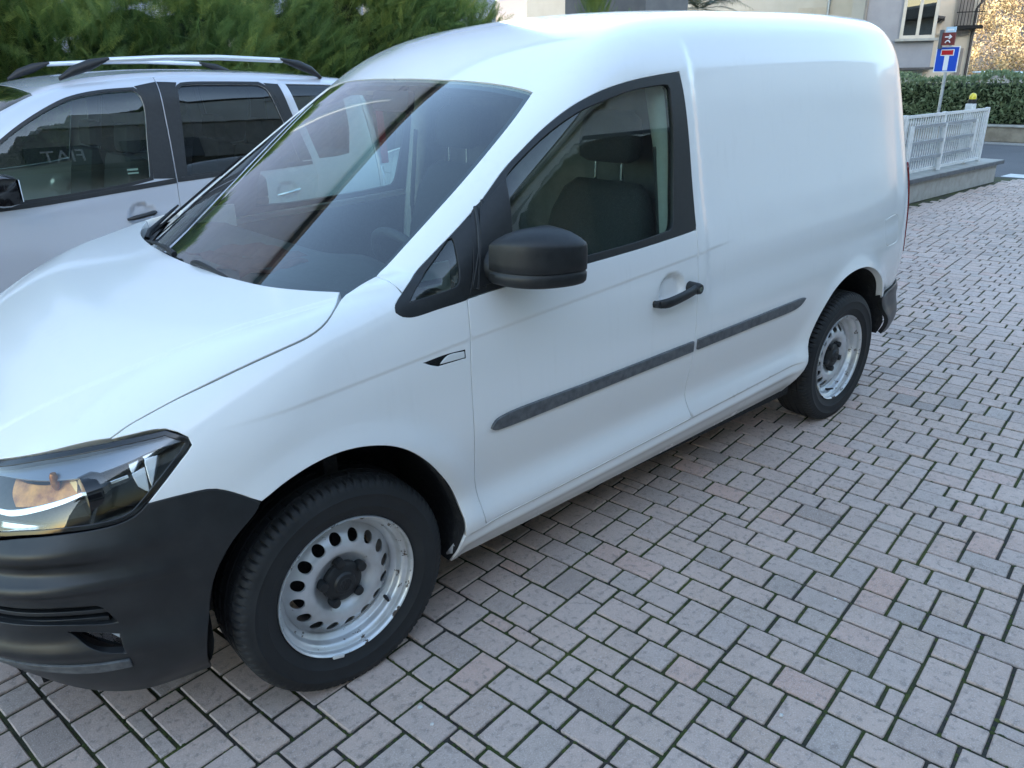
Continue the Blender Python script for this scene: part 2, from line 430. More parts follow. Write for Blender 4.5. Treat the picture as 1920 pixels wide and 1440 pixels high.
def loop(segs, h, gap=0.):                    # closed outline from smooth pieces that meet at corners
    L = []
    for sg in segs:
        c = crom(sg); ln = np.concatenate([[0], np.cumsum(np.linalg.norm(np.diff(c, axis=0), axis=1))])
        n = max(2, int(round(ln[-1]/h))+1); s = np.linspace(0, ln[-1], n)
        L.append(np.stack([np.interp(s, ln, c[:, 0]), np.interp(s, ln, c[:, 1])], 1))
    P = np.vstack(L); keep = [0]
    for i in range(1, len(P)):
        if np.linalg.norm(P[i]-P[keep[-1]]) > h*.3: keep.append(i)
    P = P[keep]
    if np.linalg.norm(P[0]-P[-1]) < h*.3: P = P[:-1]
    if gap: P = inset(P, gap)
    return P
def area(P): return .5*np.sum(P[:, 0]*np.roll(P[:, 1], -1)-np.roll(P[:, 0], -1)*P[:, 1])
def inset(P, g):
    e = np.roll(P, -1, 0)-P; e /= np.maximum(np.linalg.norm(e, axis=1), 1e-9)[:, None]
    n = np.stack([-e[:, 1], e[:, 0]], 1)*(1 if area(P) > 0 else -1); n0 = np.roll(n, 1, 0)
    b = n+n0; b /= np.maximum((b*n).sum(1), .35)[:, None]
    Q = P+b*g
    if abs(g) < .008: return Q
    A, B = P, np.roll(P, -1, 0); d = np.full(len(Q), 9.)          # drop points that fold back at tight corners
    for a, c in zip(A, B):
        ab = c-a; t = np.clip(((Q-a)@ab)/max(ab@ab, 1e-12), 0, 1); d = np.minimum(d, np.linalg.norm(Q-a-t[:, None]*ab, axis=1))
    return Q[d > abs(g)*.93]
def inside(Q, P):
    x, y = Q[:, 0], Q[:, 1]; r = np.zeros(len(Q), bool); X, Y = P[:, 0], P[:, 1]; X2, Y2 = np.roll(X, -1), np.roll(Y, -1)
    for i in range(len(P)):
        if Y[i] == Y2[i]: continue
        c = ((Y[i] > y) != (Y2[i] > y)) & (x < (X2[i]-X[i])*(y-Y[i])/(Y2[i]-Y[i])+X[i]); r ^= c
    return r
def tess(outer, holes, h, extra=None):
    loops = [outer]+list(holes); B = np.vstack(loops)
    lo, hi = outer.min(0), outer.max(0)
    gx = np.arange(lo[0]+h*.5, hi[0], h); gy = np.arange(lo[1]+h*.5, hi[1], h*.87)
    G = np.stack(np.meshgrid(gx, gy, indexing='ij'), -1); G[:, 1::2, 0] += h*.5; G = G.reshape(-1, 2)
    ok = inside(G, outer)
    for q in holes: ok &= ~inside(G, q)
    G = G[ok]
    d = np.full(len(G), 9.)
    for i in range(0, len(B), 60): d = np.minimum(d, np.sqrt(((G[:, None]-B[None, i:i+60])**2).sum(-1)).min(1))
    G = G[d > h*.55]
    if extra is not None and len(extra):              # rows of points along pressed creases
        X = extra[inside(extra, outer)]
        for q in holes: X = X[~inside(X, q)]
        d = np.full(len(X), 9.)
        for i in range(0, len(B), 60): d = np.minimum(d, np.sqrt(((X[:, None]-B[None, i:i+60])**2).sum(-1)).min(1))
        X = X[d > .0022]; d = np.full(len(G), 9.)
        for i in range(0, len(X), 60): d = np.minimum(d, np.sqrt(((G[:, None]-X[None, i:i+60])**2).sum(-1)).min(1))
        G = np.vstack([G[d > .0065], X])
    A = np.vstack([B, G]); E = []; n = 0
    for q in loops:
        E += [(n+i, n+(i+1) % len(q)) for i in range(len(q))]; n += len(q)
    vs, es, fs, ov, oe, of = delaunay_2d_cdt([Vector(a) for a in A], E, [], 0, 1e-7)
    V = np.array([tuple(v) for v in vs]); F = np.array(fs)
    C = V[F].mean(1); ok = inside(C, outer)
    for q in holes: ok &= ~inside(C, q)
    idx = {}
    for i, o in enumerate(ov):
        for j in o: idx[j] = i
    n = 0; bl = []
    for q in loops:
        bl.append([idx[n+i] for i in range(len(q))]); n += len(q)
    return V, F[ok], bl
def skin_arrays(dom, outer, holes=(), h=.03, flange=.012, off=0., noflange=None, extra=None):
    uv, F, bl = tess(outer, holes, h, extra)
    P, N = dom.lift(uv)
    if off: P = P+N*off
    T = P[F]; fl = (np.cross(T[:, 1]-T[:, 0], T[:, 2]-T[:, 0])*N[F].mean(1)).sum(1) < 0
    F[fl] = F[fl][:, ::-1]
    faces = [tuple(f) for f in F]
    if flange:
        cen = np.zeros_like(P); cnt = np.zeros(len(P)); tc = T.mean(1)
        for k in range(3): np.add.at(cen, F[:, k], tc); np.add.at(cnt, F[:, k], 1)
        cen /= np.maximum(cnt, 1)[:, None]
        Vs, Ns = [P], [N]; base = len(P)
        for l in bl:
            l = np.array(l); p = P[l]; nn = N[l]
            t = np.roll(p, -1, 0)-np.roll(p, 1, 0); m = np.cross(t, nn); m /= np.maximum(np.linalg.norm(m, axis=1), 1e-9)[:, None]
            sg = np.sign((m*(p-cen[l])).sum(1)); sg[sg == 0] = 1; m *= (1 if sg.sum() > 0 else -1)
            r = min(.0022, abs(flange)*.3)
            rings = [(p, nn), (p+m*r*.7-nn*r*.35, (nn+m)), (p+m*r-nn*r, m), (p+m*r-nn*abs(flange), m)]
            k = len(l); ids = [l]
            for (q, qn) in rings[1:]:
                ids.append(np.arange(base, base+k)); base += k; Vs.append(q); Ns.append(qn/np.maximum(np.linalg.norm(qn, axis=1), 1e-9)[:, None])
            skip = noflange(p) if noflange is not None else np.zeros(k, bool)
            for a, b in zip(ids[:-1], ids[1:]):
                for i in range(k):
                    j = (i+1) % k
                    if skip[i] and skip[j]: continue
                    f = (a[i], a[j], b[j], b[i])
                    faces.append(f)
        P = np.vstack(Vs); N = np.vstack(Ns)
        # face winding of the flange follows the stored normals
        out = []
        for f in faces:
            if len(f) == 4:
                q = P[list(f)]; nrm = np.cross(q[1]-q[0], q[2]-q[0])
                if nrm.dot(N[f[2]]) < 0: f = f[::-1]
            out.append(f)
        faces = out
    return P, N, faces
RAKE = 0.
ORG = (0., 0.)
def skin(name, mat, parent, dom, outer, holes=(), h=.03, flange=.012, off=0., sides='L', noflange=None, extra=None):
    P, N, F = skin_arrays(dom, outer, holes, h, flange, off, noflange, extra)
    P = P.copy(); P[:, 2] += RAKE*P[:, 0]
    objs = []
    L = (P*[1, -1, 1], N*[1, -1, 1], [f[::-1] for f in F]); R = (P, N, F)
    sets = {'L': [L], 'R': [R], 'B': [L, R]}.get(sides)
    if sides == 'J':
        n = len(P); sets = [(np.vstack([L[0], R[0]]), np.vstack([L[1], R[1]]), L[2]+[tuple(i+n for i in f) for f in R[2]])]
    for V, M, FF in sets:
        objs.append(mesh_obj(name, V, FF, mat, parent, N=M))
    return objs if len(objs) > 1 else objs[0]

# ================================================================== white delivery van
RAKE = RK
van = tag(empty('delivery_van'), 'white panel van with dark plastic bumper and steel wheels, filling the foreground', 'van')
sd = Side(v_F); sdu = Side(v_up)
H = .024
LEFT_RIGHT = 'B'
ctr = lambda p: np.abs(p[:, 1]) < 2e-3
U = sd.uv
A_IN = [(.886,.637,1.532),(.789,.665,1.467),(.665,.688,1.384),(.551,.705,1.309),(.447,.715,1.241),(.347,.724,1.176),(.254,.730,1.116),(.231,.722,1.104)]
WS_TOP = [(.803,0,1.572),(.808,.10,1.571),(.821,.240,1.568),(.845,.379,1.564),(.866,.485,1.556),(.880,.569,1.547),(.887,.618,1.538),(.886,.637,1.532)]
SEAM = [(.231,.722,1.104),(.25,.826,1.072)]
TRIM_UP = [(.25,.824,1.073),(.282,.811,1.092),(.381,.798,1.152),(.479,.792,1.212),(.563,.783,1.267),(.658,.765,1.336),(.738,.758,1.386),(.821,.753,1.434),(.921,.754,1.482),(1.031,.758,1.518),(1.153,.756,1.540),(1.285,.753,1.554),(1.443,.749,1.563)]
DOOR_R = sd.xz([(1.443,1.563),(1.452,1.50),(1.456,1.365),(1.453,1.192),(1.449,1.055),(1.448,.96),(1.445,.81),(1.440,.66),(1.438,.49),(1.446,.40),(1.460,.347)])
DOOR_B = sd.xz([(1.460,.347),(1.198,.341),(.919,.336),(.671,.330),(.449,.326)])
DOOR_F = sd.xz([(.432,1.026),(.424,.912),(.417,.803),(.417,.640),(.424,.491),(.438,.39),(.449,.326)])
BELT = sd.xz([(.432,1.026),(.533,1.031),(.74,1.034),(.92,1.037),(1.146,1.041),(1.356,1.049),(1.449,1.055)])
ARCH_F = sd.xz([(.352,.210),(.360,.290),(.370,.360),(.361,.42),(.332,.49),(.290,.556),(.240,.621),(.187,.672),(.130,.706),(.058,.729),(-.016,.737),(-.089,.729),(-.160,.708),(-.219,.681)])
ARCH_R = sd.xz([(2.222,.205),(2.262,.308),(2.288,.417),(2.332,.537),(2.407,.622),(2.502,.674),(2.615,.696),(2.733,.688),(2.835,.650),(2.925,.582),(3.0,.478)])
gap = .003
def crease_rows():
    xs = np.arange(-.33, 1.74, .014); zc = .912+np.where(xs < .42, .076, .05)*(xs-.42)
    r = [sd.xz(np.stack([xs, zc+d], 1)) for d in (-.002, .0025, .006, .010, .014)]
    xs = np.arange(.34, 2.28, .014); zd = .3155+.0207*xs
    r += [sd.xz(np.stack([xs, zd+d], 1)) for d in (.003, -.001, -.0045, -.008, -.012, -.022, -.032, -.042, -.052, -.062)]
    return np.vstack(r)
CREASE = crease_rows()
# --- body shell: roof, pillars, cargo flank, sill
rear_edge = np.vstack([sd.xz([(3.0,.478),(3.12,.492),(3.26,.50)]), sd.xz([(3.30,.52),(3.31,.70),(3.30,.95),(3.285,1.2),(3.265,1.4)]), [(3.255, rad(38)*.9), (3.255, rad(46)*.9), (3.262, rad(55)*.9), (3.27, rad(70)*.9), (3.275, rad(90)*.9)]])
shell_segs = [U(WS_TOP), U(A_IN), U(SEAM), U(TRIM_UP), DOOR_R, DOOR_B, sd.xz([(.449,.326),(.368,.318)]), sd.xz([(.368,.318),(.360,.29),(.352,.210)]),
              sd.xz([(.352,.205),(1.2,.205),(2.222,.205)]), ARCH_R, rear_edge[:3], rear_edge[2:8], rear_edge[8:], np.array([(3.275, rad(90)*.9), (.803, rad(90)*.9)])]
shell_loop = loop(shell_segs, H, gap)
shell_loop[:, 1] = np.minimum(shell_loop[:, 1], rad(90)*.9)
top = shell_loop[:, 1] > rad(89.6)*.9; shell_loop[top, 1] = rad(90)*.9
FUEL = sd.xz([(2.928,.870),(3.0,.879),(3.075,.874),(3.094,.855),(3.108,.765),(3.098,.746),(3.03,.738),(2.965,.742),(2.950,.757),(2.935,.85),(2.928,.870)])
fuel_loop = loop([FUEL], .012)
shell = skin('body_shell', 'van_paint', van, sd, shell_loop, [fuel_loop], H, .03, 0, 'J', ctr, CREASE)
skin('headliner', 'interior_light', van, sd, inset(shell_loop, .004), [], .05, 0, -.034, 'J')
skin('fuel_flap', 'van_paint', van, sd, inset(fuel_loop, .0045), [], .02, .010, 0, 'L')
# --- front wings
HOODGAP = [(-.470,.718,.871),(-.438,.724,.890),(-.382,.741,.914),(-.325,.758,.936),(-.247,.780,.961),(-.166,.799,.985),(-.082,.814,1.006),(-.015,.820,1.022),(.031,.812,1.040),(.072,.788,1.062),(.121,.738,1.080)]
HL_SIDE = [(-.470,.718,.871),(-.369,.782,.883),(-.338,.811,.865),(-.329,.820,.855),(-.334,.823,.844),(-.364,.824,.816),(-.403,.821,.779),(-.447,.814,.737)]
BUMP_TOP = [(-.447,.814,.737),(-.38,.836,.742),(-.320,.857,.741),(-.295,.864,.732),(-.219,.887,.681)]
TIP = sd.xz([(.25,1.073),(.222,1.054),(.212,1.040),(.222,1.026),(.25,1.016),(.34,1.020),(.432,1.026)])
rs = loop([U(HOODGAP), U([(.121,.738,1.080),(.18,.728,1.094),(.231,.722,1.104)]), U(SEAM), TIP, DOOR_F, sd.xz([(.449,.326),(.368,.318)]), np.vstack([sd.xz([(.368,.318)]), ARCH_F[2:]]), U(BUMP_TOP)[::-1], U(HL_SIDE)[::-1]], .02, gap)
REP = sd.xz([(.262,.893),(.285,.879),(.310,.869),(.405,.868),(.405,.895),(.340,.898),(.262,.893)])
rep_loop = loop([REP[:3], REP[2:4], REP[3:5], REP[4:7]], .012)
for sgn in 'LR': skin('front_wing', 'van_paint', van, sd, rs, [rep_loop], .02, .03, 0, sgn, None, CREASE)
# --- side repeater lamps
for sgn in 'LR':
    rp = skin('side_repeater', 'gloss_black', van, sd, inset(rep_loop, .001), [], .012, .01, -.001, sgn)
    skin('lens', 'white_plastic', rp, sd, loop([sd.xz([(.318,.876),(.398,.874)]), sd.xz([(.398,.874),(.398,.889)]), sd.xz([(.398,.889),(.345,.891),(.318,.876)])], .008), [], .01, .004, .002, sgn)
# --- doors: painted skin, black frame, panes
door_loop = loop([DOOR_F, DOOR_B[::-1], DOOR_R[::-1][:7], BELT[::-1]], .016, gap)
DIV = U([(.449,.862,1.03),(.455,.858,1.07),(.524,.785,1.252)])
FRAME = [sd.xz([(.440,1.030),(.533,1.033),(.74,1.036),(.92,1.039),(1.146,1.043),(1.356,1.051),(1.446,1.057)]), DOOR_R[:5][::-1], U(TRIM_UP[4:])[::-1], np.vstack([U(TRIM_UP[4:5]), U([(.520,.787,1.240),(.466,.845,1.09),(.440,.862,1.03)])])]
frame_loop = loop(FRAME, .016, .0015)
GLASS = sd.xz([(.604,1.068),(.75,1.058),(.916,1.058),(1.15,1.062),(1.31,1.072),(1.326,1.085),(1.352,1.204),(1.378,1.38),(1.384,1.515),(1.374,1.528),(1.321,1.530),(1.188,1.520),(1.061,1.498),(.946,1.470),(.840,1.426),(.746,1.376),(.655,1.318),(.645,1.300),(.625,1.2),(.604,1.068)])
glass_loop = loop([GLASS[:5], GLASS[4:9], GLASS[8:18], GLASS[17:]], .016)
doors = []
for sgn in 'LR':
    d = skin('front_door', 'van_paint', van, sd, door_loop, [], .0125, .03, 0, sgn, None, CREASE); doors.append(d)
    skin('window_frame', 'black_plastic', d, sd, frame_loop, [glass_loop], .02, .014, .001, sgn)
    skin('window_glass', 'side_glass', d, sd, inset(glass_loop, -.006), [], .03, 0, -.008, sgn)
    skin('door_card', 'interior_dark', d, sd, inset(door_loop, .01), [], .04, 0, -.055, sgn)
    skin('frame_trim', 'interior_dark', d, sd, inset(frame_loop, .004), [inset(glass_loop, -.004)], .03, 0, -.03, sgn)
# mirror sail panel divider beads
QUARTER = sd.xz([(.254,1.049),(.30,1.053),(.36,1.057),(.405,1.062),(.418,1.074),(.440,1.165),(.442,1.182),(.430,1.180),(.36,1.127),(.29,1.080),(.254,1.049)])
q_loop = loop([QUARTER[:4], QUARTER[3:6], QUARTER[5:8], QUARTER[7:]], .010)
qf_loop = loop([np.vstack([TIP[1:5], TIP[5:], sd.xz([(.438,1.03)])]), U([(.438,.862,1.03),(.461,.847,1.088),(.514,.790,1.236)]), U([(.514,.790,1.236),(.479,.792,1.212),(.381,.798,1.152),(.282,.811,1.092),(.25,.824,1.073)]), TIP[:2]], .012, .001)
for sgn in 'LR':
    q = skin('quarter_window_frame', 'black_plastic', van, sd, qf_loop, [q_loop], .012, .012, .0012, sgn)
    skin('quarter_glass', 'side_glass', q, sd, inset(q_loop, -.004), [], .02, 0, -.006, sgn)
# frame beads in front of the mirror
for s in (-1, 1):
    for a, b, r in (((.470,.866,1.046), (.536,.787,1.252), .006), ((.497,.866,1.046), (.560,.787,1.268), .0035)):
        mb = MB(); P = [np.array(a)+(np.array(b)-np.array(a))*t for t in np.linspace(0, 1, 9)]
        uvp = U(P); PP, NN = sd.lift(uvp); PP = PP+NN*.002
        mb.tube([(p[0], p[1]*s, p[2]+RK*p[0]) for p in PP], r, 8).build('frame_bead', 'black_plastic', van, True)
# --- windscreen
tp = Top(v_up, .3, 2.2)
wsL = [[(x, -y) for x, y, z in WS_TOP[::-1]] + [(x, y) for x, y, z in WS_TOP[1:]], [(x, y) for x, y, z in A_IN]+[(.16, .728), (.10, .73)]]
base = [(-.085+.30*y*y, y) for y in np.linspace(.73, -.73, 15)]
ws_loop = loop([wsL[0], wsL[1], base, [(x, -y) for x, y in wsL[1][::-1]]], .03, .003)
wsc = skin('windscreen', 'windscreen_glass', van, tp, ws_loop, [], .05, .004, -.003, 'R')
skin('windscreen_border', 'gloss_black', wsc, tp, inset(ws_loop, .003), [inset(ws_loop, .022)], .02, 0, -.010, 'R')
# --- bonnet
tl = Top(v_low, .35, 1.6)
hg = [(x, y) for x, y, z in HOODGAP]
cow = [(.121,.738),(.072,.640),(.026,.518),(-.004,.36),(-.02,.18),(-.026,0)]
nose_e = [(-.470,.718),(-.589,.607),(-.660,.508),(-.715,.40),(-.755,.27),(-.775,.13),(-.782,0)]
mir = lambda L: [(x, -y) for x, y in L[::-1]]
hood_loop = loop([hg, cow+mir(cow)[1:], mir(hg), [(x, -y) for x, y in nose_e]+nose_e[::-1][1:]], .022, gap)
xs = np.arange(-.80, .13, .014); yc = V_crs(xs)
HC = np.vstack([np.stack([xs, k*(yc+d)], 1) for k in (-1, 1) for d in (-.012, -.008, -.003, .002, .007, .010)])
skin('bonnet', 'van_paint', van, tl, hood_loop, [], .022, .03, .0012, 'R', None, HC)
# cowl tray under the bonnet edge and wipers
mb = MB(); ys = np.linspace(-.74, .74, 25)
V = []; F = []
for y in ys:
    xb = -.02+.28*y*y
    V += [(xb-.10, y, 1.03), (xb+.01, y, 1.045), (xb+.07, y, 1.068 if abs(y) < .7 else 1.06)]
for i in range(24):
    for j in range(2): F.append((i*3+j, i*3+j+1, i*3+j+4, i*3+j+3))
mb.add(V, F).build('cowl_tray', 'black_plastic', van, True)
def on_ws(x, y, off):
    P, N = tp.lift(np.array([[x, y]])); p = P[0]+N[0]*off; return (p[0], p[1], p[2]+RK*p[0])
def wiper(p0, p1, b0, b1):
    w = MB().tube([on_ws(p0[0], p0[1], .012)]+[on_ws(p0[0]+(p1[0]-p0[0])*t, p0[1]+(p1[1]-p0[1])*t, .024) for t in np.linspace(.15, 1, 7)], [.010,.009,.008,.007,.006,.006,.005,.004], 8).build('wiper_arm', 'black_plastic', van, True)
    MB().tube([on_ws(b0[0]+(b1[0]-b0[0])*t, b0[1]+(b1[1]-b0[1])*t, .009) for t in np.linspace(0, 1, 12)], .005, 6).build('wiper_blade', 'gap_dark', w, True)
wiper((.07, .58), (.235, .66), (.10, .64), (.50, .655))
wiper((-.01, .06), (.02, .40), (-.035, .10), (.045, .62))
wiper((-.01, -.10), (.01, -.42), (-.03, -.12), (.06, -.60))
# --- protective mouldings on the flank
st1 = loop([sd.xz([(.478,.636),(.492,.654),(.53,.663),(.9,.661),(1.425,.660)]), sd.xz([(1.425,.660),(1.425,.625)]), sd.xz([(1.425,.625),(.9,.626),(.53,.626),(.492,.629),(.478,.636)])], .012)
st2 = loop([sd.xz([(1.455,.660),(1.8,.660),(2.13,.661),(2.172,.660),(2.195,.657)]), sd.xz([(2.195,.657),(2.178,.644),(2.150,.632),(2.11,.626),(1.8,.625),(1.455,.625)]), sd.xz([(1.455,.625),(1.455,.660)])], .012)
for i, sgn in enumerate('LR'):
    skin('door_moulding', 'moulding_plastic', doors[i], sd, st1, [], .012, .009, .009, sgn)
    skin('flank_moulding', 'moulding_plastic', van, sd, st2, [], .012, .009, .009, sgn)
# --- door handles
def handle(s, d):
    n = 14; V = []; F = []; m = 15
    for i, t in enumerate(np.linspace(0, 1, m)):
        x = 1.196+t*.190; z = .8475+t*.0185; e = math.sin(math.pi*min(1, t*4)/2)**.7 if t < .25 else 1.0
        y = .892+.030*e+.006*math.sin(math.pi*t); hh = .0175*(.6+.4*e); dd = .0115*(.6+.4*e)
        for k in range(n):
            a = 2*math.pi*k/n; V.append((x, s*(y+dd*math.cos(a)), z+RK*x+hh*math.sin(a)))
    for i in range(m-1):
        for k in range(n): F.append((i*n+k, i*n+(k+1) % n, (i+1)*n+(k+1) % n, (i+1)*n+k))
    F += [tuple(range(n)), tuple(range((m-1)*n, m*n))]
    MB().add(V, F).build('door_handle', 'black_plastic', d, True)
    x, z = 1.395, .867+RK*1.395
    MB().tube([(x, s*.880, z), (x, s*.925, z), (x, s*.936, z)], [.0205, .0205, .017], 20).build('handle_end', 'black_plastic', d, True)
    MB().tube([(x, s*.930, z), (x, s*.9375, z)], .0085, 16).build('lock_barrel', 'chrome', d, True)
    MB().tube([(1.205, s*.875, .8475+RK*1.2), (1.205, s*.915, .8485+RK*1.2)], .011, 10).build('handle_pivot', 'black_plastic', d, True)
handle(-1, doors[0]); handle(1, doors[1])
# --- front bumper
B_RIDGE = Sp([(.15,0),(.30,0),(.355,.004),(.382,.018),(.400,.015),(.425,0),(.47,0),(.52,0),(.545,.004),(.56,.017),(.577,.014),(.594,-.002),(.615,-.004),(.634,.014),(.650,.024),(.67,.018),(.70,.003),(.74,0)])
def v_bump(x, y, z):
    ph = np.degrees(np.arctan2(np.abs(y), .05-x))
    return v_low(x, y, z)-B_RIDGE(z)*sstep(68, 44, ph)
rb = Round(v_bump, .05, -1); rl = Round(v_low, .05, -1)
R = rb.uv
HL_BOT = [(-.447,.814,.737),(-.469,.808,.718),(-.501,.796,.705),(-.550,.772,.699),(-.605,.737,.697),(-.676,.673,.691),(-.711,.630,.684),(-.755,.52,.680),(-.775,.40,.682)]
top_c = [(-.775,.40,.682),(-.80,.2,.69),(-.81,.001,.692)]
arch_b = [(-.219,.887,.681),(-.236,.888,.659),(-.289,.882,.612),(-.328,.877,.561),(-.356,.869,.500),(-.369,.840,.397),(-.370,.79,.26),(-.368,.770,.195)]
bot = [(-.368,.770,.195),(-.428,.765,.198),(-.491,.752,.200),(-.545,.730,.205),(-.612,.68,.21),(-.68,.58,.212),(-.777,.415,.212),(-.82,.2,.21),(-.83,.001,.21)]
ub = lambda L: R(L)
bump_loop = loop([ub(BUMP_TOP), ub(arch_b), ub(bot), np.array([(0., .21), (0., .692)]), ub(top_c)[::-1], ub(HL_BOT)[::-1]], .016, .0022)
bump_loop[bump_loop[:, 0] < .004, 0] = 0
SLOT = [(-.80,.001,.530),(-.79,.35,.528),(-.747,.633,.524),(-.66,.728,.522),(-.605,.780,.518),(-.588,.795,.506),(-.570,.809,.452),(-.60,.80,.452),(-.65,.78,.462),(-.70,.735,.470),(-.76,.647,.474),(-.80,.35,.47),(-.82,.001,.468)]
slot_loop = loop([ub(SLOT[:5]), ub(SLOT[4:7]), ub(SLOT[6:])], .014)
slot_loop[:, 0] = np.maximum(slot_loop[:, 0], .012)
FOG = [(-.680,.757,.450),(-.64,.79,.441),(-.572,.81,.424),(-.553,.80,.372),(-.60,.795,.384),(-.652,.782,.412),(-.680,.757,.450)]
fog_loop = loop([ub(FOG[:3]), ub(FOG[2:4]), ub(FOG[3:])], .010)
bumper = skin('front_bumper', 'bumper_plastic', van, rb, bump_loop, [slot_loop, fog_loop], .016, .02, 0, 'J', ctr)
skin('grille_backing', 'gap_dark', bumper, rl, inset(slot_loop, -.03), [], .03, 0, -.055, 'B')
for zz, t in ((.516, .007), (.494, .007), (.472, .007)):
    a = ub([(-.80,.01,zz+.006),(-.79,.35,zz+.006),(-.747,.633,zz+.004),(-.66,.728,zz+.001),(-.59,.80,zz-.006)]); b = a.copy(); b[:, 1] -= t
    for sgn in 'LR': skin('grille_slat', 'bumper_plastic', bumper, rl, loop([a, np.array([a[-1], b[-1]]), b[::-1], np.array([b[0], a[0]])], .016), [], .016, .03, -.012, sgn)
for sgn in 'LR':
    fg = skin('fog_light', 'gloss_black', van, rl, inset(fog_loop, -.006), [], .012, 0, -.030, sgn)
    skin('lens', 'lens_glass', fg, rl, loop([ub([(-.645,.78,.434),(-.575,.81,.420)]), ub([(-.575,.81,.420),(-.562,.80,.378)]), ub([(-.562,.80,.378),(-.605,.80,.392),(-.645,.78,.434)])], .008), [], .010, .003, -.012, sgn)
    skin('reflector', 'reflector', fg, rl, loop([ub([(-.612,.79,.428),(-.582,.805,.420)]), ub([(-.582,.805,.420),(-.578,.80,.398)]), ub([(-.578,.80,.398),(-.612,.79,.428)])], .006), [], .008, .002, -.024, sgn)
lip = [ub([(-.80,.05,.352),(-.79,.35,.352),(-.72,.66,.350),(-.63,.77,.350),(-.553,.795,.352)]), ub([(-.553,.795,.352),(-.551,.795,.330)]), ub([(-.551,.795,.330),(-.63,.765,.322),(-.72,.65,.322),(-.79,.35,.322),(-.80,.05,.322)]), ub([(-.80,.05,.322),(-.80,.05,.352)])]
for sgn in 'LR': skin('bumper_lip', 'moulding_plastic', bumper, rb, loop(lip, .012), [], .014, .008, .006, sgn)
# upper grille with chrome bars, badge ring
gr_loop = loop([ub([(-.80,.001,.78),(-.79,.2,.78),(-.755,.385,.785)]), ub([(-.755,.385,.785),(-.778,.395,.70)]), ub([(-.778,.395,.70),(-.80,.2,.70),(-.81,.001,.70)]), np.array([(0., .70), (0., .78)])], .02, .002)
gr_loop[gr_loop[:, 0] < .004, 0] = 0
grille = skin('upper_grille', 'gloss_black', van, rl, gr_loop, [], .03, .012, -.004, 'J', ctr)
for zz in (.725, .755):
    a = ub([(-.8,.075,zz),(-.79,.2,zz),(-.765,.37,zz)]); b = a.copy(); b[:, 1] -= .006
    for sgn in 'LR': skin('chrome_bar', 'chrome', grille, rl, loop([a, np.array([a[-1], b[-1]]), b[::-1], np.array([b[0], a[0]])], .02), [], .02, .006, .002, sgn)
def ring_pts(c, r, n=28, ax=(0, 1, 2)): return [(c[0], c[1]+r*math.cos(a), c[2]+r*math.sin(a)) for a in np.linspace(0, 2*math.pi, n+1)]
bx = float(rl.lift(np.array([[0., .735]]))[0][0][0])-.006; bz = .735+RK*bx
badge = MB().tube(ring_pts((bx, 0, bz), .056), .004, 8, False).build('badge', 'chrome', grille, True)
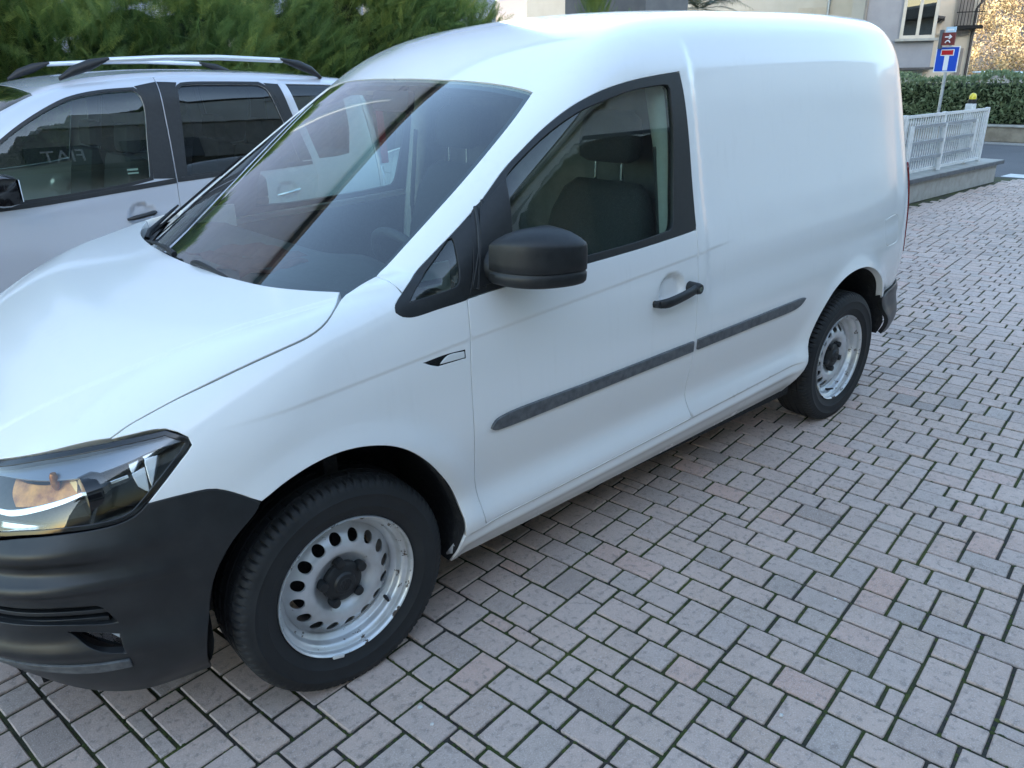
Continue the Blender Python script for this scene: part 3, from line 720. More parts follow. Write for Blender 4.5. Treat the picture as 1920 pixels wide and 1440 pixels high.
# --- headlights
HL_TOP = [(-.447,.814,.737),(-.403,.821,.779),(-.364,.824,.816),(-.334,.823,.844),(-.329,.820,.855),(-.338,.811,.865),(-.369,.782,.883)]
HL_UP = [(-.369,.782,.883),(-.476,.717,.867),(-.589,.606,.839),(-.660,.508,.812),(-.715,.42,.796)]
hl_loop = loop([ub(HL_TOP), ub(HL_UP), ub([(-.715,.42,.796),(-.745,.395,.77),(-.775,.40,.69)]), ub(HL_BOT)[::-1]], .012, .003)
def px_poly(pts, h=.008): 
    q = ub(pts); return loop([q[[i, (i+1) % len(q)]] for i in range(len(q))], h)
for sgn in 'LR':
    hl = skin('headlight', 'gloss_black', van, rl, hl_loop, [inset(hl_loop, .0075)], .012, .09, -.001, sgn)
    skin('housing', 'interior_dark', hl, rl, inset(hl_loop, -.002), [], .02, 0, -.075, sgn)
    skin('lens', 'lens_glass', hl, rl, inset(hl_loop, .004), [], .02, 0, -.0025, sgn)
    skin('chrome_strip', 'chrome', hl, rl, loop([ub([(-.72,.58,.735),(-.695,.61,.737),(-.62,.70,.760),(-.53,.752,.788),(-.475,.785,.803)]), ub([(-.475,.785,.803),(-.473,.787,.798)]), ub([(-.473,.787,.798),(-.53,.755,.783),(-.615,.705,.752),(-.69,.622,.727),(-.72,.585,.726)]), ub([(-.72,.585,.726),(-.72,.58,.735)])], .008), [], .008, .006, -.022, sgn)
    skin('indicator_reflector', 'amber', hl, rl, loop([ub([(-.69,.56,.795),(-.655,.60,.792),(-.60,.66,.800),(-.567,.68,.818)]), ub([(-.567,.68,.818),(-.560,.705,.795),(-.557,.715,.775)]), ub([(-.557,.715,.775),(-.60,.69,.762),(-.69,.60,.745)]), ub([(-.69,.60,.745),(-.70,.575,.77),(-.69,.56,.795)])], .008), [], .008, .03, -.040, sgn)
    skin('lens_sky_sheen', 'sky_sheen_grey', hl, rl, loop([ub([(-.70,.45,.792),(-.655,.520,.806),(-.585,.615,.832),(-.476,.722,.858),(-.375,.785,.874),(-.345,.808,.858)]), ub([(-.345,.808,.858),(-.40,.79,.850),(-.47,.755,.828),(-.53,.71,.811),(-.60,.655,.803),(-.68,.545,.793),(-.70,.45,.785)]), ub([(-.70,.45,.785),(-.70,.45,.792)])], .01), [], .012, .006, -.022, sgn)  # pale band behind the lens, painted in as a sky reflection
    skin('amber_glint', 'glint_amber', hl, rl, px_poly([(-.582,.668,.822),(-.567,.68,.822),(-.562,.70,.800),(-.567,.712,.780)]), [], .01, .004, -.034, sgn)  # bright amber patch painted as a sparkle of light in the indicator
    for nm, pl, of in (('reflector', [(-.462,.752,.843),(-.446,.765,.846),(-.446,.775,.83),(-.462,.78,.806)], -.034), ('reflector', [(-.437,.775,.846),(-.408,.795,.850),(-.431,.787,.833)], -.026),
                       ('reflector', [(-.462,.782,.803),(-.437,.79,.814),(-.437,.805,.757),(-.458,.80,.774)], -.030), ('reflector', [(-.431,.787,.832),(-.408,.80,.835),(-.430,.81,.77)], -.022)):
        skin(nm, 'reflector', hl, rl, px_poly(pl), [], .012, .02, of, sgn)
    skin('low_beam_bezel', 'gloss_black', hl, rl, px_poly([(-.53,.77,.775),(-.47,.79,.792),(-.45,.81,.75),(-.48,.806,.73),(-.52,.79,.735)]), [], .02, .03, -.035, sgn)
    rbz = skin('ribbed_bezel', 'moulding_plastic', hl, rl, px_poly([(-.72,.60,.712),(-.70,.63,.714),(-.64,.70,.706),(-.66,.69,.700),(-.72,.61,.698)]), [], .02, .01, -.028, sgn)
    for k in range(5):
        y0 = .600+k*.0; a = ub([(-.72, .60, .7105-k*.0026), (-.69, .645, .7105-k*.0026), (-.655, .69, .7085-k*.0020)]); b = a.copy(); b[:, 1] -= .0011
        skin('rib', 'chrome', hl, rl, loop([a, np.array([a[-1], b[-1]]), b[::-1], np.array([b[0], a[0]])], .008), [], .008, .002, -.025, sgn)
    s = -1 if sgn == 'L' else 1
    MB().lathe([(0, -.02), (.006, -.02), (.009, -.012), (.009, .012), (.006, .02), (0, .02)], (-.585, s*.655, .785+RK*-.585), 'z', 14).build('indicator_bulb', 'amber', hl, True)
    MB().lathe([(0, -.05), (.045, -.047), (.05, -.02), (.045, 0), (.03, .004), (0, .004)], (-.50, s*.72, .757-.011), 'x', 24).build('projector', 'gloss_black', hl, True)
# --- tail: rear doors, bumper, lamps
bk = Back(v_up, 2.9)
def edgeP(uv): return sd.lift(np.array(uv))[0]
re1 = edgeP(loop([rear_edge[2:8], rear_edge[8:]], .03)[:-1]) if False else edgeP(np.vstack([crom(rear_edge[2:8]), crom(rear_edge[8:])]))
ryz = re1[:, 1:3]
LAMP = [(3.31,.66),(3.30,1.10)]
rear_loop = loop([ryz, np.array([(0., ryz[-1, 1]), (0., .50)]), np.array([(0., .50), (.45, .50), (ryz[0, 0], ryz[0, 1])])], .03, .004)
lamp_yz = np.array([(.79,.66),(.79,.85),(.775,1.08),(.70,1.08),(.71,.85),(.71,.66)])
lamp_loop = loop([lamp_yz[:3], lamp_yz[2:4], lamp_yz[3:6], lamp_yz[[5, 0]]], .02)
for sgn in 'LR':
    r = skin('rear_door', 'van_paint', van, bk, rear_loop, [lamp_loop] , .03, .014, 0, sgn)
tl_loop = loop([sd.xz([(3.312,.70),(3.306,.90),(3.298,1.10)]), sd.xz([(3.298,1.10),(3.345,1.09)]), sd.xz([(3.345,1.09),(3.365,.9),(3.36,.70)]), sd.xz([(3.36,.70),(3.312,.70)])], .015)
for sgn in 'LR':
    skin('tail_light', 'red_lens', van, bk, inset(lamp_loop, -.012), [], .02, .015, .008, sgn)
v_rb = lambda x, y, z: v_up(x, y, z)-.022*sstep(.52, .47, z)*sstep(2.95, 3.15, x)
rr = Round(v_rb, 2.5, 1)
rbp = lambda L: rr.uv(L)
rbump_loop = loop([rbp([(3.0,.875,.478),(3.12,.87,.492),(3.26,.83,.50),(3.40,.6,.50),(3.45,.3,.50),(3.46,.001,.50)]), np.array([(0., .50), (0., .29)]), rbp([(3.45,.001,.29),(3.44,.3,.29),(3.38,.6,.285),(3.2,.82,.28),(3.05,.85,.275)]), rbp([(3.05,.85,.275),(3.045,.87,.36),(3.0,.875,.478)])], .02, .003)
rbump_loop[rbump_loop[:, 0] < .004, 0] = 0
skin('rear_bumper', 'bumper_plastic', van, rr, rbump_loop, [], .025, .02, 0, 'J', ctr)
# --- wheel houses
def wheelhouse(xc, arch, s):
    P, N = sd.lift(crom(arch, 4)); ring = [(p[0], p[2]) for p in P]
    cx, cz = xc, .32
    V = []; F = []; lay = [(.0, 1.0, -.012), (.03, 1.0, 0), (.10, 1.035, 0), (.36, 1.03, 0)]
    n = len(ring)
    for dy, sc, _ in lay:
        for (x, z), p in zip(ring, P):
            V.append((cx+(x-cx)*sc, s*(p[1]-.008-dy), cz+(z-cz)*sc+RK*x))
    for l in range(len(lay)-1):
        for i in range(n-1): F.append((l*n+i, l*n+i+1, (l+1)*n+i+1, (l+1)*n+i))
    b = len(V)-n; V.append((cx, s*(P[:, 1].mean()-.37), .2)); c = len(V)-1
    for i in range(n-1): F.append((b+i, b+i+1, c))
    mesh_obj('wheel_arch_liner', V, F, 'liner_black', van, smooth=True, angle=50)
fullF = np.vstack([ARCH_F, sd.xz([(-.289,.612),(-.328,.561),(-.356,.500),(-.369,.397),(-.37,.22)])])
fullR = np.vstack([ARCH_R, sd.xz([(3.045,.37),(3.05,.28)])])
for s in (-1, 1): wheelhouse(0, fullF, s); wheelhouse(2.682, fullR, s)
# --- wheels
def tyre_mesh():
    R0, W = .317, .0975
    prof = [(.205,-.072),(.209,-.082),(.222,-.089),(.238,-.0935),(.240,-.0955),(.243,-.0955),(.245,-.0952),(.262,-.0972),(.272,-.0976),(.2745,-.0990),(.2765,-.0990),(.279,-.0972),(.288,-.0955),(.301,-.090),(.3085,-.0825),(.3125,-.076),(.3150,-.068),(.3158,-.056),(.3160,-.0515),(.3090,-.0505),(.3090,-.0445),(.3165,-.0435),(.3170,-.028),(.3170,-.0205),(.3095,-.0195),(.3095,-.0125),(.3172,-.0115),(.3172,0)]
    prof = prof+[(r, -h) for r, h in prof[::-1][1:]]
    nb = 84; cols = nb*5; V = []; F = []; m = len(prof)
    for k in range(cols):
        a = 2*math.pi*k/cols; ph = k % 5
        for j, (r, h) in enumerate(prof):
            rr_ = r
            ah = abs(h)
            if r > .290 and ah > .052 and ph in (0,): rr_ = r-(.0075 if r > .31 else .0045 if r > .3 else .002)
            if r > .31 and .02 < ah < .044 and ph == 3 and (k//5) % 2 == 0: rr_ = r-.004
            zfl = rr_*math.sin(a)
            y = h
            if zfl < -.300: 
                f = (-.300-zfl)/.017; y = h*(1+.035*f); zfl = -.300-(-.300-zfl)*.35 if rr_ > .295 else zfl
            V.append((rr_*math.cos(a), y, zfl))
    for k in range(cols):
        for j in range(m-1):
            a, b = k*m+j, ((k+1) % cols)*m+j; F.append((a, a+1, b+1, b))
    return V, F
def rim_arrays():
    # pressed steel disc with sixteen round holes, dished around the hub
    pr = Sp([(.030,-.030),(.060,-.031),(.072,-.036),(.088,-.050),(.105,-.0555),(.125,-.0535),(.140,-.044),(.155,-.030),(.166,-.022)])
    t = np.linspace(0, 2*math.pi, 129)[:-1]
    outer = np.stack([np.cos(t), np.sin(t)], 1)*.166; inner = np.stack([np.cos(t[::3]), np.sin(t[::3])], 1)*.030
    hs = [inner]; tt = np.linspace(0, 2*math.pi, 25)[:-1]
    for k in range(16):
        a = 2*math.pi*(k+.5)/16; c = np.array([math.cos(a), math.sin(a)])*.136
        hs.append(c+np.stack([np.cos(tt), np.sin(tt)], 1)*.0168)
    uv, F, bl = tess(outer, hs, .007)
    r = np.hypot(uv[:, 0], uv[:, 1]); P = np.stack([uv[:, 0], pr(r), uv[:, 1]], 1)
    e = 1e-3; sl = (pr(r+e)-pr(r-e))/(2*e); N = np.stack([sl*uv[:, 0]/r, -np.ones(len(r)), sl*uv[:, 1]/r], 1); N /= np.linalg.norm(N, axis=1)[:, None]
    T = P[F]; fl = (np.cross(T[:, 1]-T[:, 0], T[:, 2]-T[:, 0])*N[F].mean(1)).sum(1) < 0; F[fl] = F[fl][:, ::-1]
    faces = [tuple(f) for f in F]; base = len(P); Vs = [P]; Ns = [N]
    for l in bl[1:]:
        l = np.array(l); p = P[l].copy(); q = p+[0, .006, 0]; c = p.mean(0); nn = (c-p); nn[:, 1] = 0; nn /= np.maximum(np.linalg.norm(nn, axis=1), 1e-9)[:, None]
        Vs += [p, q]; Ns += [nn, nn]; k = len(l)
        for i in range(k): faces.append((base+i, base+(i+1) % k, base+k+(i+1) % k, base+k+i))
        base += 2*k
    return np.vstack(Vs), np.vstack(Ns), faces
def make_wheel(parent, name='wheel'):
    w = empty(name); w.parent = parent
    V, F = tyre_mesh(); ty = mesh_obj('tyre', V, F, 'tyre_rubber', w, smooth=True, angle=35)
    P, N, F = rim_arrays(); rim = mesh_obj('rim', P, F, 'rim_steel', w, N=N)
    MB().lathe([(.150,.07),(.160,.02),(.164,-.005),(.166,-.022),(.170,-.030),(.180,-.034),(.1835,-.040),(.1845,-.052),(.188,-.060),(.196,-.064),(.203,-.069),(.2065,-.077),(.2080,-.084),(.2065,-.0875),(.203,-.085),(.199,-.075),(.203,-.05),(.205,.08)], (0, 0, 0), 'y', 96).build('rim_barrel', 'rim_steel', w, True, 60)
    hubm = MB().lathe([(0,-.066),(.020,-.066),(.026,-.064),(.030,-.058),(.036,-.056),(.046,-.054),(.0515,-.049),(.053,-.036)], (0, 0, 0), 'y', 40)
    for k in range(5):
        a = 2*math.pi*k/5+.55; c = (.056*math.cos(a), 0, .056*math.sin(a))
        hubm.lathe([(0,-.062),(.008,-.062),(.0115,-.060),(.0125,-.054),(.0130,-.032)], c, 'y', 16)
    hubm.V = [(x*1.12, y, z*1.12) for x, y, z in hubm.V]; hub = hubm.build('hub_cap', 'black_plastic', w, True, 35)
    em = MB().tube([(.0175*math.cos(a), -.0662, .0175*math.sin(a)) for a in np.linspace(0, 2*math.pi, 25)], .0011, 6, False)
    em.tube([(-.0075,-.0662,.0155),(0,-.0662,.002),(.0075,-.0662,.0155)], .0010, 5)
    em.tube([(-.014,-.0662,.010),(-.006,-.0662,-.0155),(0,-.0662,0),(.006,-.0662,-.0155),(.014,-.0662,.010)], .0010, 5)
    em.build('emblem', 'black_plastic', w, True)
    MB().tube([(.150,-.03,-.105),(.143,-.055,-.100),(.137,-.072,-.096)], [.006,.005,.0035], 8).build('valve', 'black_plastic', w, True)
    MB().box((-.03,-.0885,-.2045), (.034,.007,.010), Matrix.Rotation(.145, 3, 'Y'), .002).build('balance_weight', 'white_plastic', w, True)
    MB().lathe([(.02,.0),(.10,.01),(.128,.012),(.128,.03),(.02,.03)], (0, 0, 0), 'y', 40).build('brake_disc', 'liner_black', w, True)
    return w
wheel = make_wheel(van)
wheel.location = (0, -.770, .3075); wheel.rotation_euler = (0, rad(8), 0)
for x, s, ang in ((2.682, -1, 52), (0, 1, 20), (2.682, 1, 70)):
    w = copy_tree(wheel, van); w.location = (x, s*.770, .3075); w.rotation_euler = (0, rad(ang), 0 if s < 0 else math.pi)
# --- door mirrors
def mirror(s):
    plan = np.array([(.497,.880),(.502,.93),(.525,.985),(.565,1.025),(.62,1.050),(.675,1.060),(.700,1.052),(.704,1.0),(.704,.915),(.690,.892),(.62,.882),(.55,.878)])
    pl = crom(np.vstack([plan, plan[:1]]), 5)[:-1]; c = np.array([.62, .965]); n = len(pl)
    def rings(zs, wedge=0.):
        V = []; F = []
        for z, sc in zs:
            for p in pl:
                q = c+(p-c)*sc; t = (q[1]-.88)/.18
                V.append((q[0], s*q[1], z+wedge*(1-(2*t-.9)**2)*max(0, z-1.15)/.06))
        for l in range(len(zs)-1):
            for i in range(n): F.append((l*n+i, l*n+(i+1) % n, (l+1)*n+(i+1) % n, (l+1)*n+i))
        F.append(tuple(range(n))); F.append(tuple(range((len(zs)-1)*n, len(zs)*n)))
        if s < 0: pass
        return MB().add(V, F)
    m = rings([(1.106,.985),(1.108,1.0),(1.13,1.004),(1.160,1.0),(1.172,.992),(1.178,.97),(1.186,.86),(1.194,.68),(1.200,.4),(1.202,.1)], .020).build('door_mirror', 'black_plastic', van, True, 55)
    rings([(1.066,.86),(1.069,.93),(1.076,.985),(1.088,1.0),(1.0985,.998),(1.1005,.98),(1.1045,.97)]).build('mirror_base', 'black_plastic', m, True, 45)
    MB().tube([(.545, s*.845, 1.105), (.535, s*.885, 1.100), (.545, s*.93, 1.092)], [.05, .036, .03], 14).build('mirror_foot', 'black_plastic', m, True)
    MB().box((.7055, s*.980, 1.142), (.004, .115, .062), bev=.002).build('mirror_glass', 'chrome', m)
    V = [(.5,.88),(.645,.88)]
mirror(-1); mirror(1)
# black mirror sail inside the front corner of the door frame
for sgn in 'LR':
    skin('mirror_sail', 'black_plastic', doors[0 if sgn == 'L' else 1], sd, loop([sd.xz([(.452,1.05),(.60,1.058)]), sd.xz([(.60,1.058),(.622,1.2),(.643,1.305)]), sd.xz([(.643,1.305),(.60,1.278),(.545,1.243)]), sd.xz([(.545,1.243),(.50,1.15),(.452,1.05)])], .02), [], .02, .008, .006, sgn)
# --- cab interior
fl = MB().box((1.36, 0, .205+RK*1.3), (1.9, 1.62, .04)); fl.box((2.75, 0, .34), (1.2, 1.02, .2)); fl.box((-.25, 0, .22), (.9, .98, .12)); fl.build('floor_pan', 'liner_black', van)
Pb, _ = sd.lift(np.stack([np.full(25, 1.60), np.linspace(rad(-30)*.9, rad(90)*.9, 25)], 1)); Pb = Pb*[1, .955, .975]
bh = [(p[1], p[2]+RK*1.60) for p in Pb]; bh = bh+[(-y, z) for y, z in bh[::-1][1:]]
MB().prism(bh, .02, Matrix(((0, 0, 1, 1.60), (1, 0, 0, 0), (0, 1, 0, 0), (0, 0, 0, 1)))).build('bulkhead', 'cargo_panel', van)
fw = [(y*.97, min(z, 1.02)) for y, z in bh]
MB().box((.02, 0, .70), (.04, 1.56, .66)).build('firewall', 'liner_black', van)
def dash():
    ys = np.linspace(-.80, .80, 33); V = []; F = []
    for y in ys:
        b = .30*y*y; hood = .035*math.exp(-((y+.38)/.19)**2)
        sec = [(-.06+b, 1.035), (.05+b*.8, 1.048), (.20+b*.4, 1.052+hood*.4), (.34, 1.050+hood), (.42, 1.035+hood), (.47, .99+hood*.6), (.475, .90), (.45, .78), (.40, .66), (.32, .60)]
        V += [(x, y*(1 if x > .2 else .9), z+RK*x) for x, z in sec]
    m = 10
    for i in range(32):
        for j in range(m-1): F.append((i*m+j, i*m+j+1, (i+1)*m+j+1, (i+1)*m+j))
    d = mesh_obj('dashboard', V, F, 'interior_dark', van, smooth=True, angle=50)
    for y in (-.66, -.12, .12, .66):
        mb = MB().box((.474, y, .965), (.012, .12, .06), bev=.004); mb.build('air_vent', 'gloss_black', d)
    return d
dash()
swx = MB(); c = Vector((.60, -.38, .985)); ax = Vector((.85, 0, .53)).normalized(); e1 = Vector((0, 1, 0)); e2 = ax.cross(e1)
swx.tube([c+(e1*math.cos(a)+e2*math.sin(a))*.185 for a in np.linspace(0, 2*math.pi, 41)], .015, 10, False)
sw = swx.build('steering_wheel', 'interior_dark', van, True)
sp = MB()
for a in (0, math.pi, -math.pi/2): sp.tube([c-ax*.02, c+(e1*math.cos(a)+e2*math.sin(a))*.18], [.03, .014], 8)
sp.tube([c+ax*.015, c-ax*.25], [.06, .05], 14); sp.build('steering_hub', 'interior_dark', sw, True)
def seat(y):
    s = empty('seat'); s.parent = van; s.location = (1.13, y, .27)
    def pad(name, path, w, th, mat):
        V = []; F = []; n = 16
        for i, (x, z, k, wk) in enumerate(path):
            for j in range(n):
                a = 2*math.pi*j/n; ca, sa = math.cos(a), math.sin(a)
                yy = w*wk*.5*math.copysign(abs(ca)**.45, ca); tt = th*k*.5*math.copysign(abs(sa)**.55, sa)
                i0, i1 = max(i-1, 0), min(i+1, len(path)-1); dx, dz = path[i1][0]-path[i0][0], path[i1][1]-path[i0][1]; L = math.hypot(dx, dz) or 1
                V.append((x-dz/L*tt, yy, z+dx/L*tt))
        for i in range(len(path)-1):
            for j in range(n): F.append((i*n+j, i*n+(j+1) % n, (i+1)*n+(j+1) % n, (i+1)*n+j))
        F += [tuple(range(n)), tuple(range((len(path)-1)*n, len(path)*n))]
        return mesh_obj(name, V, F, mat, s, smooth=True, angle=70)
    pad('seat_cushion', [(-.27,.30,.3,.8),(-.26,.31,.8,.95),(-.15,.32,1,1),(.05,.30,1,1),(.22,.28,1,.95)], .52, .17, 'seat_fabric')
    bk_ = pad('backrest', [(.16,.32,.6,.9),(.19,.45,1,1),(.23,.65,1,1),(.27,.82,.95,.92),(.295,.91,.75,.78),(.305,.95,.35,.6)], .52, .14, 'seat_fabric')
    hr = pad('headrest', [(.30,1.02,.4,.75),(.30,1.035,.9,.95),(.305,1.10,1,1),(.315,1.17,.9,.92),(.318,1.20,.4,.7)], .27, .10, 'seat_fabric')
    for yy in (-.065, .065): MB().tube([(.30, yy, .92), (.303, yy, 1.05)], .0065, 8).build('headrest_post', 'chrome', s, True)
    MB().box((-.02, 0, .10), (.46, .44, .2), bev=.03).build('seat_base', 'interior_dark', s)
seat(-.46); seat(.46)
# light pillar trims, belts, visor, inner mirror, cloth on the dash
for s in (-1, 1):
    V = []
    mb = MB().tube([(1.36, s*.80, .75), (1.40, s*.79, 1.05), (1.42, s*.735, 1.35), (1.42, s*.685, 1.57)], [.035,.042,.045,.05], 12); mb.build('pillar_trim', 'interior_light', van, True)
    MB().tube([(1.355, s*.775, .60), (1.375, s*.765, 1.05), (1.385, s*.715, 1.36)], .012, 6).build('seat_belt', 'interior_dark', van, True)
    MB().box((.39, s*.735, 1.070), (.16, .012, .09), bev=.004).build('pillar_base_trim', 'interior_light', van)
    MB().box((.385, s*.743, 1.066), (.10, .006, .012)).build('side_vent', 'gap_dark', van)
    MB().box((1.02, s*.33, 1.568), (.20, .42, .022), Matrix.Rotation(-.35, 3, 'Y'), .010).build('sun_visor', 'interior_light' if s > 0 else 'interior_dark', van, True)
mi = MB().box((.80, 0, 1.515), (.035, .23, .07), Matrix.Rotation(.15, 3, 'Y'), .015).build('interior_mirror', 'black_plastic', van, True)
MB().tube([(.86, 0, 1.56), (.81, 0, 1.53)], .010, 8).build('mirror_stem', 'black_plastic', mi, True)
V = []; F = []; random.seed(4)
for i in range(9):
    for j in range(13):
        x = .04+.26*i/8+.02*math.sin(j*.8); y = -.30+.42*j/12
        V.append((x, y, 1.058+.012*math.sin(i*1.3+j*.7)+.006*math.sin(j*2.1)+RK*x+.30*y*y*0))
for i in range(8):
    for j in range(12): F.append((i*13+j, i*13+j+1, (i+1)*13+j+1, (i+1)*13+j))
cl = mesh_obj('folded_cloth', V, F, 'red_cloth', None, smooth=True)
so = cl.modifiers.new('thick', 'SOLIDIFY'); so.thickness = .006
tag(cl, 'dark red cloth lying on top of the dashboard of the white van', 'cloth')

# ================================================================== ground, paving, road
def ground_mats():
    m, nt, b = bsdf('joint_bed', (.03, .03, .025), .95)
    v = coords(nt); f = noise(nt, v, 2.2, 5, .7); g = noise(nt, v, 60, 4, .7)
    dark = ramp(nt, g, [(.35, (.020, .019, .016)), (.7, (.060, .053, .042))])
    moss = ramp(nt, g, [(.3, (.030, .038, .008)), (.7, (.075, .090, .018))])
    nt.links.new(mixc(nt, ramp(nt, f, [(.42, (0, 0, 0)), (.6, (1, 1, 1))]), dark, moss), b.inputs['Base Color'])
    bump(nt, b, g, .8, .006)
    m, nt, b = bsdf('asphalt', (.07, .07, .075), .9)
    v = coords(nt); g = noise(nt, v, 90, 3); f = noise(nt, v, .7, 4)
    nt.links.new(mixc(nt, .5, ramp(nt, g, [(.3, (.06, .06, .065)), (.7, (.12, .12, .125))]), ramp(nt, f, [(.3, (.07, .07, .075)), (.7, (.13, .13, .135))])), b.inputs['Base Color'])
    bump(nt, b, g, .5, .004)
    noisy('earth', (.10, .09, .07), (.16, .14, .11), 2, .95)
    noisy('road_paint', (.55, .55, .53), (.70, .70, .68), 9, .7)
    noisy('gravel_verge', (.20, .19, .17), (.36, .34, .31), 26, .95, .6, .01)
    m, nt, b = bsdf('moss', (.05, .07, .015), .95)
    v = coords(nt); f = noise(nt, v, 9, 3)
    nt.links.new(ramp(nt, f, [(.35, (.025, .038, .010)), (.55, (.050, .068, .014)), (.75, (.095, .10, .022))]), b.inputs['Base Color'])
ground_mats()
def paver_mat(name, per_island):
    m, nt, b = bsdf(name, (.3, .28, .28), .72)
    if per_island:
        g = nd(nt, 'ShaderNodeNewGeometry'); rnd = g.outputs['Random Per Island']
    else:
        g = nd(nt, 'ShaderNodeObjectInfo'); rnd = g.outputs['Random']
    geo = nd(nt, 'ShaderNodeNewGeometry'); pos = geo.outputs['Position']
    tone = ramp(nt, rnd, [(0, (.43, .32, .265)), (.22, (.53, .385, .315)), (.45, (.46, .36, .31)), (.62, (.55, .40, .325)), (.80, (.50, .36, .285)), (.92, (.43, .345, .295)), (1, (.32, .245, .205))], 'LINEAR')
    red = ramp(nt, mth(nt, 'FRACT', mth(nt, 'MULTIPLY', rnd, 7.31)), [(.93, (0, 0, 0)), (.985, (.6, .6, .6))])
    tone = mixc(nt, red, tone, (.60, .335, .25))
    big = noise(nt, pos, .55, 4, .6); mid = noise(nt, pos, 19, 6, .7); spot = noise(nt, pos, 46, 2, .5); fine = noise(nt, pos, 260, 3, .7)
    col = mixc(nt, mth(nt, 'MULTIPLY', ramp(nt, big, [(.42, (0, 0, 0)), (.66, (1, 1, 1))]), .45), tone, (.72, .55, .475))
    col = mixc(nt, ramp(nt, spot, [(.54, (0, 0, 0)), (.70, (.60, .60, .60))]), col, (.24, .19, .165))
    col = mixc(nt, ramp(nt, mid, [(.46, (0, 0, 0)), (.80, (.5, .5, .5))]), col, (.29, .235, .20))
    col = mixc(nt, ramp(nt, fine, [(.54, (0, 0, 0)), (.70, (.7, .7, .7))]), col, (.74, .65, .60))
    col = mixc(nt, ramp(nt, fine, [(.25, (.6, .6, .6)), (.42, (0, 0, 0))]), col, (.20, .165, .145))
    nt.links.new(col, b.inputs['Base Color'])
    nt.links.new(ramp(nt, mid, [(.3, (.56, .56, .56)), (.7, (.85, .85, .85))]), b.inputs['Roughness'])
    h = mth(nt, 'ADD', mth(nt, 'MULTIPLY', fine, .5), mth(nt, 'MULTIPLY', spot, -.9))
    bump(nt, b, h, .45, .004)
paver_mat('paver_single', False); paver_mat('paver_field', True)

def sheet(name, x0, x1, y0, y1, z, mat, n=1):
    o = mesh_obj(name, [(x0, y0, z), (x1, y0, z), (x1, y1, z), (x0, y1, z)], [(0, 1, 2, 3)], mat, smooth=False)
    return tag(o, kind='structure')
sheet('ground', -400, 900, -500, 700, -.035, 'earth')
paving = sheet('paving_bed', -7, 12.95, -5.5, 5.2, -.0062, 'joint_bed')
sheet('road', 12.95, 18.7, -30, 30, -.0085, 'asphalt')
sheet('forecourt', -40, 40, -6.4, -5.5, -.006, 'asphalt')
sheet('verge', 18.7, 19.3, -30, 30, -.004, 'gravel_verge')
sheet('road_marking', 13.05, 13.5, -8, 1.9, -.0045, 'road_paint')

random.seed(11)
UNIT = .0512; ANG = rad(8.3); JO = .0098
def tiling(nx, ny, rng):
    occ = np.zeros((nx, ny), bool); out = []
    sizes = [(3, 2), (2, 3), (2, 2), (1, 2), (2, 1)]; wts = [.34, .30, .27, .07, .02]
    def free(i, j, w, h): return i+w <= nx and j+h <= ny and not occ[i:i+w, j:j+h].any()
    def bad(i, j, w, h):                       # would it leave a one-unit sliver behind?
        e = 0
        if i+w < nx and free(i+w, j, 1, 1) and not (i+w+1 < nx and not occ[i+w+1, j]): e += 1
        if j+h < ny and i > 0 and not occ[i-1, j+h] and False: e += 1
        return e
    for j in range(ny):
        for i in range(nx):
            if occ[i, j]: continue
            run = 0
            while i+run < nx and not occ[i+run, j]: run += 1
            c = [(s, w) for s, w in zip(sizes, wts) if free(i, j, *s) and run-s[0] != 1]
            if not c: c = [(s, w) for s, w in zip(sizes, wts) if free(i, j, *s)]
            if not c: c = [((1, 1), 1)]
            s = rng.choices([a for a, _ in c], [w for _, w in c])[0]
            occ[i:i+s[0], j:j+s[1]] = True; out.append((i, j, *s))
    return out
rng = random.Random(5)
PX0, PY0 = -7.6, -4.3
tiles = tiling(400, 178, rng)
ca, sa = math.cos(ANG), math.sin(ANG)
def paver_verts(w, h, r):
    a, b = (w*UNIT-JO)/2, (h*UNIT-JO)/2; j = lambda m=.0013: r.uniform(-m, m)
    base = []
    for sx, sy in ((-1, -1), (1, -1), (1, 1), (-1, 1)):                # each corner a little worn off, edges uneven
        c1, c2 = r.uniform(.0012, .0042), r.uniform(.0012, .0042)
        p, q = (sx*a+j(), sy*(b-c1)+j()), (sx*(a-c2)+j(), sy*b+j())
        base += [p, q] if sx*sy > 0 else [q, p]
    base = base[1:]+base[:1] if False else base
    tilt = (r.uniform(-.010, .010), r.uniform(-.010, .010)); V = []
    for z, ins in ((-.026, 0), (-.0030, .0002), (0, .0026)):
        for x, y in base:
            V.append((x-math.copysign(ins, x), y-math.copysign(ins, y), z+(x*tilt[0]+y*tilt[1] if z > -.02 else 0)))
    F = [tuple(range(16, 24))]
    for l in range(2):
        for i in range(8): F.append((l*8+i, l*8+(i+1) % 8, l*8+8+(i+1) % 8, l*8+8+i))
    return V, F
mrng = random.Random(3); PM = {}
for w, h in ((3, 2), (2, 3), (2, 2), (1, 2), (2, 1), (1, 1)):
    PM[(w, h)] = [paver_verts(w, h, mrng) for _ in range(6)]
cm = camera.matrix_world.inverted(); fpx = 1471/1920
cand = []; places = []
